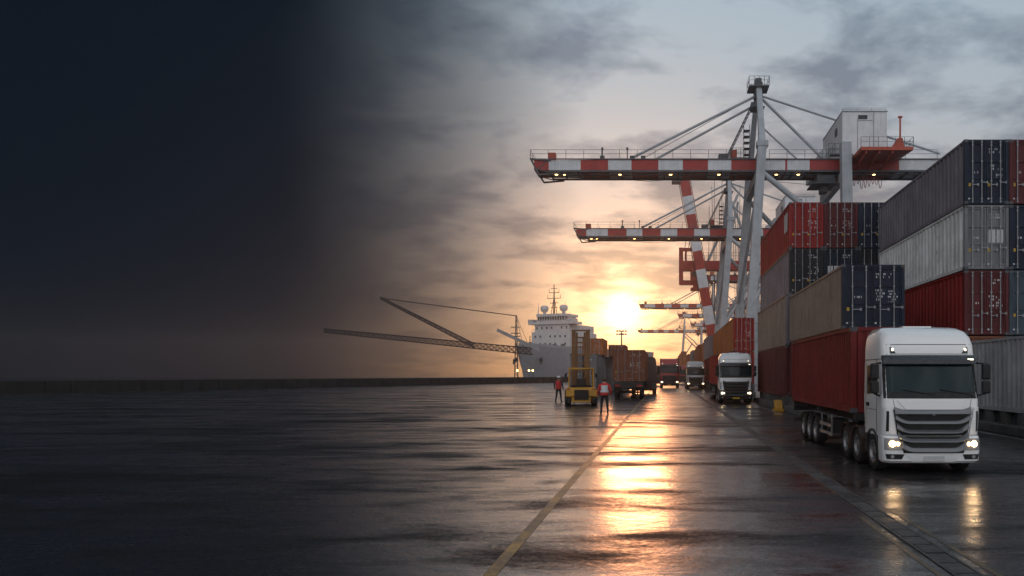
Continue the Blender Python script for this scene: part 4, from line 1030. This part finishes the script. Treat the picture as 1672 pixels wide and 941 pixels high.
# ------------------------------------------------------------------ sea wall, ship, derrick, light masts
def seawall():
    k = MB(); pts = [(-132, -90), (-54, 106), (-27, 174), (-14, 215), (-14, 930)]
    for (xa, ya), (xb, yb) in zip(pts[:-1], pts[1:]): k.beam((xa, ya, -.4), (xb, yb, -.4), .8, 3.5)
    t = thing('sea_wall', 'low dark sea wall between the wet quay and the harbour', 'wall')
    k.build('wall', paint('dark_sea_wall', (.022, .018, .017), .85, .5, rust=.1), t)
    k = MB()
    for (xa, ya), (xb, yb) in zip(pts[:3], pts[1:4]):
        n = int(math.hypot(xb - xa, yb - ya) / 2.4)
        for i in range(n):
            x, y = xa + (xb - xa) * i / n, ya + (yb - ya) * i / n; k.bb(x + .42, x + .62, y - .15, y + .15, -.1, 1.3)
    k.build('buttress', paint('dark_sea_wall', (.045, .035, .032)), t)
seawall()
def ship():
    t = thing('cargo_ship', 'grey hulled ship with white bridge and tall mast beyond the sea wall', 'ship', (-45.6, 236, -1.4), R(-24))
    st = [(0.0, .2, 0.05, 12.6), (2.0, 2.6, .9, 12.5), (5, 5.2, 2.6, 12.3), (9, 7.6, 5.0, 12.0), (14, 9.0, 7.6, 11.8), (20, 9.4, 8.8, 11.7), (70, 9.4, 8.9, 11.7), (80, 9.0, 8.0, 11.7)]
    k = MB(); rings = []
    for (y, wd, ww, h) in st:
        rk = 3.6 * max(0, 1 - y / 14)          # raked stem
        rings.append([(-wd, y - rk, h), (-(wd * .72 + ww * .28), y - rk * .6, h * .62), (-ww, y, 0), (ww, y, 0), ((wd * .72 + ww * .28), y - rk * .6, h * .62), (wd, y - rk, h)])
    k.loft(rings); hull = k.build('hull', HULL, t, smooth=25)
    k = MB()
    for (a, b_) in zip(st[:-1], st[1:]):
        for s in (-1, 1): k.beam((s * a[1], a[0] - 3.6 * max(0, 1 - a[0] / 14), a[3] + .45), (s * b_[1], b_[0] - 3.6 * max(0, 1 - b_[0] / 14), b_[3] + .45), .14, .9)
    k.build('bulwark', HULL, hull)
    for s in (-1, 1):
        k = MB(); k.cyl((s * 4.6, 2.6, 8.3), (s * 5.3, 1.6, 7.8), .6, n=10); k.beam((s * 5.4, 1.5, 8.2), (s * 5.4, 1.5, 6.6), .35); k.build('anchor', DSTEEL, hull)
    k = MB(); k.bb(-7.6, 7.6, 15, 34, 11.7, 18.0); k.bb(-7.0, 7.0, 16, 33, 18.0, 20.6); sup = k.build('superstructure', SHIPW, t, bevel=.1)
    k = MB(); k.bb(-9.2, 9.2, 15.2, 21, 20.6, 21.4); k.bb(-9.2, -7.4, 15.2, 18, 21.4, 22.4); k.bb(7.4, 9.2, 15.2, 18, 21.4, 22.4); k.bb(-5.6, 5.6, 15.4, 24, 21.4, 22.0); k.bb(-5.8, 5.8, 15.2, 24, 23.3, 24.2)
    for i in range(12): k.bb(-5.6 + i * 1.0, -5.45 + i * 1.0, 15.3, 15.5, 22.0, 23.3)
    k.bb(-5.4, 5.4, 17.5, 23, 22.0, 23.3)
    br = k.build('bridge', SHIPW, t)
    k = MB(); k.bb(-5.4, 5.4, 15.55, 15.7, 22.0, 23.3); k.build('bridge_window', DGLASS, br)
    for zz in (13.4, 16.0, 19.0):
        for i in range(7):
            if (i + int(zz)) % 5 == 3: continue
            k = MB(); x = -6.0 + i * 2.0; yy = 15.0 if zz < 18 else 16.0; k.bb(x - .28, x + .28, yy - .05, yy - .004, zz, zz + .75); k.build('window', DGLASS, sup)
    k = MB(); k.cyl((0, 17.5, 24.2), (0, 17.5, 34.5), .38, .14, 8)
    for zz, w in ((26.4, 2.6), (28.0, 3.4), (29.6, 5.4), (31.6, 4.2), (33.0, 2.4)): k.bb(-w / 2, w / 2, 17.3, 17.7, zz, zz + .18)
    for x, zz in ((-2.6, 29.7), (2.6, 29.7), (-2, 31.7), (2, 31.7)): k.cyl((x, 17.5, zz), (x, 17.5, zz + 1.3), .09, n=5)
    k.cyl((-1.2, 17.5, 24.2), (-.1, 17.5, 30), .12, n=5); k.cyl((1.2, 17.5, 24.2), (.1, 17.5, 30), .12, n=5); k.build('mast', paint('mast_buff', (.22, .15, .11), .5, .2), t)
    for s in (-1, 1):
        k = MB(); rings = []
        for zz, rr in ((24.2, .5), (25.0, .6), (25.4, 1.25), (26.3, 1.45), (27.0, 1.3), (27.3, .7)): rings.append([(s * 3.9 + rr * math.cos(2 * math.pi * i / 14), 17.5 + rr * math.sin(2 * math.pi * i / 14), zz) for i in range(14)])
        k.loft(rings); k.build('radar_dome', SHIPW, t, smooth=60)
        k = MB(); k.cyl((s * 5.4, 16, 24.2), (s * 5.4, 16, 28.2), .22, .05, 6); k.cyl((s * 6.6, 17, 20.6), (s * 6.6, 17, 25), .08, n=5); k.build('aerial', SHIPW, t)
    k = MB()
    for x, y, w, h in ((-3, 6, 1.2, 1.3), (2.4, 6.5, 1.0, 1.6), (-5, 10, 1.6, 2.2), (4.5, 10, 1.2, 1.8), (-.5, 9, 2.4, 1.2), (-6.4, 12, .8, 2.8), (6.6, 12, .9, 2.0)): k.bb(x - w / 2, x + w / 2, y, y + w, 11.6, 11.6 + h)
    k.cyl((0, 3, 12.4), (0, 3, 16.0), .16, n=6); k.build('deck_gear', DSTEEL, t)
    k = MB(); rail(k, -7.4, 7.4, 15.1, 18.0, .9, 1.5, .05); rail(k, -9.1, 9.1, 15.1, 21.4, .9, 1.5, .05); k.build('handrail', SHIPW, t)
ship()
def derrick():
    Y = 225.0; base = P(843, 613, Y); t = thing('quay_derrick', 'long low derrick boom with lattice mast reaching away from the ship', 'derrick', (base.x, Y, 0))
    q = lambda u, v, y=Y: Vector((P(u, v, y).x - base.x, y - Y, P(u, v, y).z))
    k = MB(); h = P(843, 515, Y).z
    for dx in (-.5, .5):
        for dy in (-.5, .5): k.cyl((dx, dy, 0), (dx * .3, dy * .3, h), .09, n=5)
    n = 16
    for i in range(n):
        a, b_ = h * i / n, h * (i + 1) / n; f = lambda zz: .5 - .35 * zz / h
        k.cyl((-f(a), -f(a), a), (f(b_), -f(b_), b_), .05, n=4); k.cyl((f(a), -f(a), a), (-f(b_), -f(b_), b_), .05, n=4)
    for v in (545, 550, 535): zz = P(843, v, Y).z; k.bb(-1.6 if v != 550 else -2.6, 1.2, -.3, .3, zz, zz + .25)
    k.build('lattice_mast', DSTEEL, t)
    DG = paint('derrick_grey', (.03, .032, .038), .8, .3)
    def lattice(a, b_, d0, d1, n, name):
        k = MB(); a, b_ = Vector(a), Vector(b_); up = Vector((0, 0, 1)); sd_ = Vector((0, 1, 0))
        off = lambda t, i, j: sd_ * i * (d0 + (d1 - d0) * t) / 2 + up * j * (d0 + (d1 - d0) * t) / 2
        for i in (-1, 1):
            for jj in (-1, 1): k.cyl(a + off(0, i, jj), b_ + off(1, i, jj), .16, n=5)
        for m in range(n):
            t0, t1 = m / n, (m + 1) / n
            for i in (-1, 1):
                k.cyl(a.lerp(b_, t0) + off(t0, i, -1), a.lerp(b_, t1) + off(t1, i, 1), .09, n=4); k.cyl(a.lerp(b_, t0) + off(t0, i, 1), a.lerp(b_, t1) + off(t1, i, -1), .09, n=4)
                k.cyl(a.lerp(b_, t1) + off(t1, i, -1), a.lerp(b_, t1) + off(t1, i, 1), .09, n=4)
            for jj in (-1, 1): k.cyl(a.lerp(b_, t0) + off(t0, -1, jj), a.lerp(b_, t1) + off(t1, 1, jj), .07, n=4)
        return k.build(name, DG, t)
    lattice(q(868, 574), q(530, 540), 2.0, 1.1, 36, 'main_boom')
    lattice(q(775, 565), q(622, 487), 1.3, .7, 18, 'jib_strut')
    k = MB()
    for dy in (-.4, .4):
        o_ = Vector((0, dy, 0)); k.cyl(q(843, 516) + o_, q(622, 487) + o_, .13, n=5)
    k.build('pendant_cable', DG, t)
    k = MB(); k.beam(q(812, 539), q(882, 572), 1.0, 1.0); k.build('jib', paint('jib_pale', (.3, .3, .31), .5, .3), t)
    k = MB()
    for u, v in ((870, 580), (856, 572)): k.cyl(q(843, 516), q(u, v), .06, n=4)
    k.build('guy_wire', DSTEEL, t)
    for u in (847, 866, 872):
        p = q(u, 606); k = MB(); k.cyl((p.x, -2, 0), (p.x, -2, p.z), .12, n=6); k.bb(p.x - .3, p.x + .3, -2.2, -1.8, p.z, p.z + .2); l = k.build('lamp_post', DSTEEL, t)
        k = MB(); k.cyl((p.x, -2.25, p.z + .1), (p.x, -2.2, p.z + .1), .28, n=8); k.build('lamp_glass', FLOOD, l)
derrick()
def lightmast(u, v, Y, label, arms=2):
    p = P(u, v, Y); t = thing('light_mast', label, 'light mast', (p.x, Y, 0), 0, 'light masts along the quay')
    k = MB(); k.cyl((0, 0, 0), (0, 0, p.z), .2, .12, 8); k.build('pole', DSTEEL, t, smooth=50)
    k = MB()
    for i in range(arms): k.bb(-1.0 + .1 * i, 1.0 - .1 * i, -.1, .1, p.z - .05 - .6 * i, p.z + .1 - .6 * i)
    k.build('crossbar', DSTEEL, t)
    for i in range(arms):
        for x in (-.85, -.3, .3, .85): k = MB(); k.bb(x - .18, x + .18, -.28, -.1, p.z - .15 - .6 * i, p.z + .18 - .6 * i); k.build('floodlight', CLEAR, t)
lightmast(1015, 541, 140, 'tall floodlight mast with two crossbars rising behind the brown container')
lightmast(1003, 571, 160, 'short dark light mast just above the brown container roof', 1)
lightmast(1061, 596, 330, 'tiny distant light mast beyond the brown container trailer', 1)

# ------------------------------------------------------------------ camera, sun, sky
cam = bpy.data.cameras.new('camera'); co = bpy.data.objects.new('camera', cam); COL.objects.link(co)
co.location = (0, 0, CAM_H); co.rotation_euler = (R(90), 0, 0)
cam.sensor_width = 36; cam.lens = F / 1672 * 36
cam.shift_x = -(1086 - 836) / 1672; cam.shift_y = (611 - 470.5) / 1672
cam.clip_end = 9000; cam.clip_start = .1
sc.camera = co
SUN_AZ, SUN_EL = math.atan2(1015 - 1086, F), math.atan2(611 - 512, F)
sd = Vector((math.sin(SUN_AZ) * math.cos(SUN_EL), math.cos(SUN_AZ) * math.cos(SUN_EL), math.sin(SUN_EL)))
sl = bpy.data.lights.new('sun', 'SUN'); so = bpy.data.objects.new('sun', sl); COL.objects.link(so)
sl.energy = 0.14; LAMP_AZ, LAMP_EL = R(-2.3), R(8.0); sl.angle = R(5.0); sl.color = (1.0, .35, .13)
ld = Vector((math.sin(LAMP_AZ) * math.cos(LAMP_EL), math.cos(LAMP_AZ) * math.cos(LAMP_EL), math.sin(LAMP_EL))); so.rotation_euler = ld.to_track_quat('Z', 'Y').to_euler()
w = bpy.data.worlds.new('World'); sc.world = w; w.use_nodes = True
nt = w.node_tree; nt.nodes.clear()
out = N(nt, 'ShaderNodeOutputWorld'); bg = N(nt, 'ShaderNodeBackground'); nt.links.new(bg.outputs[0], out.inputs[0])
sky = N(nt, 'ShaderNodeTexSky'); sky.sky_type = 'NISHITA'; sky.sun_disc = False; sky.sun_elevation = LAMP_EL; sky.sun_rotation = LAMP_AZ
d = N(nt, 'ShaderNodeTexCoord').outputs['Generated']
sep = N(nt, 'ShaderNodeSeparateXYZ'); nt.links.new(d, sep.inputs[0]); dx, dy, dz = sep.outputs
el = mth(nt, 'MAXIMUM', dz, 0.0)
# cloud deck seen in perspective
den = mth(nt, 'ADD', el, 0.22)
cv = N(nt, 'ShaderNodeCombineXYZ'); nt.links.new(mth(nt, 'DIVIDE', dx, den), cv.inputs[0]); nt.links.new(mth(nt, 'DIVIDE', dy, den), cv.inputs[1])
c1 = noise(nt, mapping(nt, cv.outputs[0], (1.0, 1.25, 1), (4.2, 1.3, 0)), 3.4, 8, 0.58, 0.15)
c2 = noise(nt, mapping(nt, cv.outputs[0], (1.0, 1.0, 1), (9.0, 3.0, 0)), 1.0, 4, 0.5, 0.2)
cl = mth(nt, 'ADD', mth(nt, 'MULTIPLY', c1.outputs['Fac'], 0.6), mth(nt, 'MULTIPLY', c2.outputs['Fac'], 0.4))
cloud = ramp(nt, [(0.45, 0.0), (0.505, 0.55), (0.57, 1.0)], cl)
# grey evening overcast, cooler upwards and peach low down
grey = ramp(nt, [(0.0, (0.27, 0.19, 0.155)), (0.08, (0.33, 0.26, 0.24)), (0.19, (0.32, 0.31, 0.325)), (0.30, (0.32, 0.365, 0.42)), (0.45, (0.295, 0.385, 0.47)), (0.9, (0.25, 0.345, 0.43))], el)
skyc = mixc(nt, 'ADD', 1.0, grey.outputs[0], mixc(nt, 'MULTIPLY', 1.0, sky.outputs[0], (0.012, 0.0105, 0.0095)))
shade = ramp(nt, [(0.0, (1.16, 1.14, 1.10)), (0.5, (.9, .9, .9)), (1.0, (0.55, 0.57, 0.61))], cloud.outputs[0])
# unseen sky behind the viewer, brightened as added cool fill on facing sides
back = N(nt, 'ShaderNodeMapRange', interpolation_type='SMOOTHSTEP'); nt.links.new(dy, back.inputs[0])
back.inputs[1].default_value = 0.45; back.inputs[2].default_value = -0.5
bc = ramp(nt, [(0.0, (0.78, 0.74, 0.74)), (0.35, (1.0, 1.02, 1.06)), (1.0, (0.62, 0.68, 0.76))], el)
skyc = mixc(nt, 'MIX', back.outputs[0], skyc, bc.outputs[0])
skyc = mixc(nt, 'MULTIPLY', 1.0, skyc, shade.outputs[0])
# glow round the sun
dot = N(nt, 'ShaderNodeVectorMath', operation='DOT_PRODUCT'); nt.links.new(d, dot.inputs[0]); dot.inputs[1].default_value = sd
cs = mth(nt, 'MAXIMUM', dot.outputs['Value'], 0.0)
veil = ramp(nt, [(0.0, 1.0), (1.0, 0.45)], cloud.outputs[0])
def glow(p, col, s):
    g = mth(nt, 'MULTIPLY', mth(nt, 'MULTIPLY', mth(nt, 'POWER', cs, p), s), veil.outputs[0])
    return mixc(nt, 'MULTIPLY', 1.0, col, g)
for p, col, s in ((16.0, (1.0, .52, .32), .09), (80.0, (1.0, .46, .17), .62), (450.0, (1.0, .58, .19), 1.05), (2200.0, (1.0, .76, .40), 1.7), (16000.0, (1.0, .92, .75), 1.5)):
    skyc = mixc(nt, 'ADD', 1.0, skyc, glow(p, col, s))
# added dark fade over the seaward sky, not real weather
az = mth(nt, 'ARCTAN2', dx, dy)
edge = mth(nt, 'ADD', az, mth(nt, 'MULTIPLY', mth(nt, 'SUBTRACT', cl, 0.5), 0.16))
mr = N(nt, 'ShaderNodeMapRange'); nt.links.new(edge, mr.inputs[0])
mr.inputs[1].default_value = -0.50; mr.inputs[2].default_value = -0.125
bk = N(nt, 'ShaderNodeMapRange', interpolation_type='SMOOTHSTEP'); nt.links.new(az, bk.inputs[0])
bk.inputs[1].default_value = -1.5; bk.inputs[2].default_value = -1.95  # fade carried on out of view, darkening the light on container sides
vis = mth(nt, 'MAXIMUM', mth(nt, 'POWER', mr.outputs[0], 1.9), bk.outputs[0], clamp=True)
skyc = mixc(nt, 'MIX', vis, (0.0030, 0.0072, 0.0140), skyc)
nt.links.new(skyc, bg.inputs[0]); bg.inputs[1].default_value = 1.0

# thin evening haze
HZ = MB(); HZ.bb(-780, 580, -400, 960, -2.6, 47)
hm = bpy.data.materials.new('evening_haze'); hm.use_nodes = True; hm.node_tree.nodes.clear()
ho = N(hm.node_tree, 'ShaderNodeOutputMaterial'); hv = N(hm.node_tree, 'ShaderNodeVolumePrincipled'); hm.node_tree.links.new(hv.outputs[0], ho.inputs['Volume'])
hv.inputs['Color'].default_value = (.90, .94, 1.0, 1); hv.inputs['Density'].default_value = 0.00052; hv.inputs['Anisotropy'].default_value = 0.85
hz = HZ.build('haze', hm); tag(hz, 'thin warm evening haze over the whole quay', 'haze', kind='stuff')
sc.cycles.volume_bounces = 0

sc.view_settings.view_transform = 'Standard'; sc.view_settings.look = 'None'; sc.view_settings.exposure = 0; sc.view_settings.gamma = 1
sc.view_settings.use_curve_mapping = False
sc.render.engine = 'CYCLES'
cy = sc.cycles; cy.use_denoising = True; cy.max_bounces = 6; cy.glossy_bounces = 4; cy.diffuse_bounces = 3; cy.sample_clamp_indirect = 4.0; cy.use_adaptive_sampling = True; cy.adaptive_threshold = 0.02
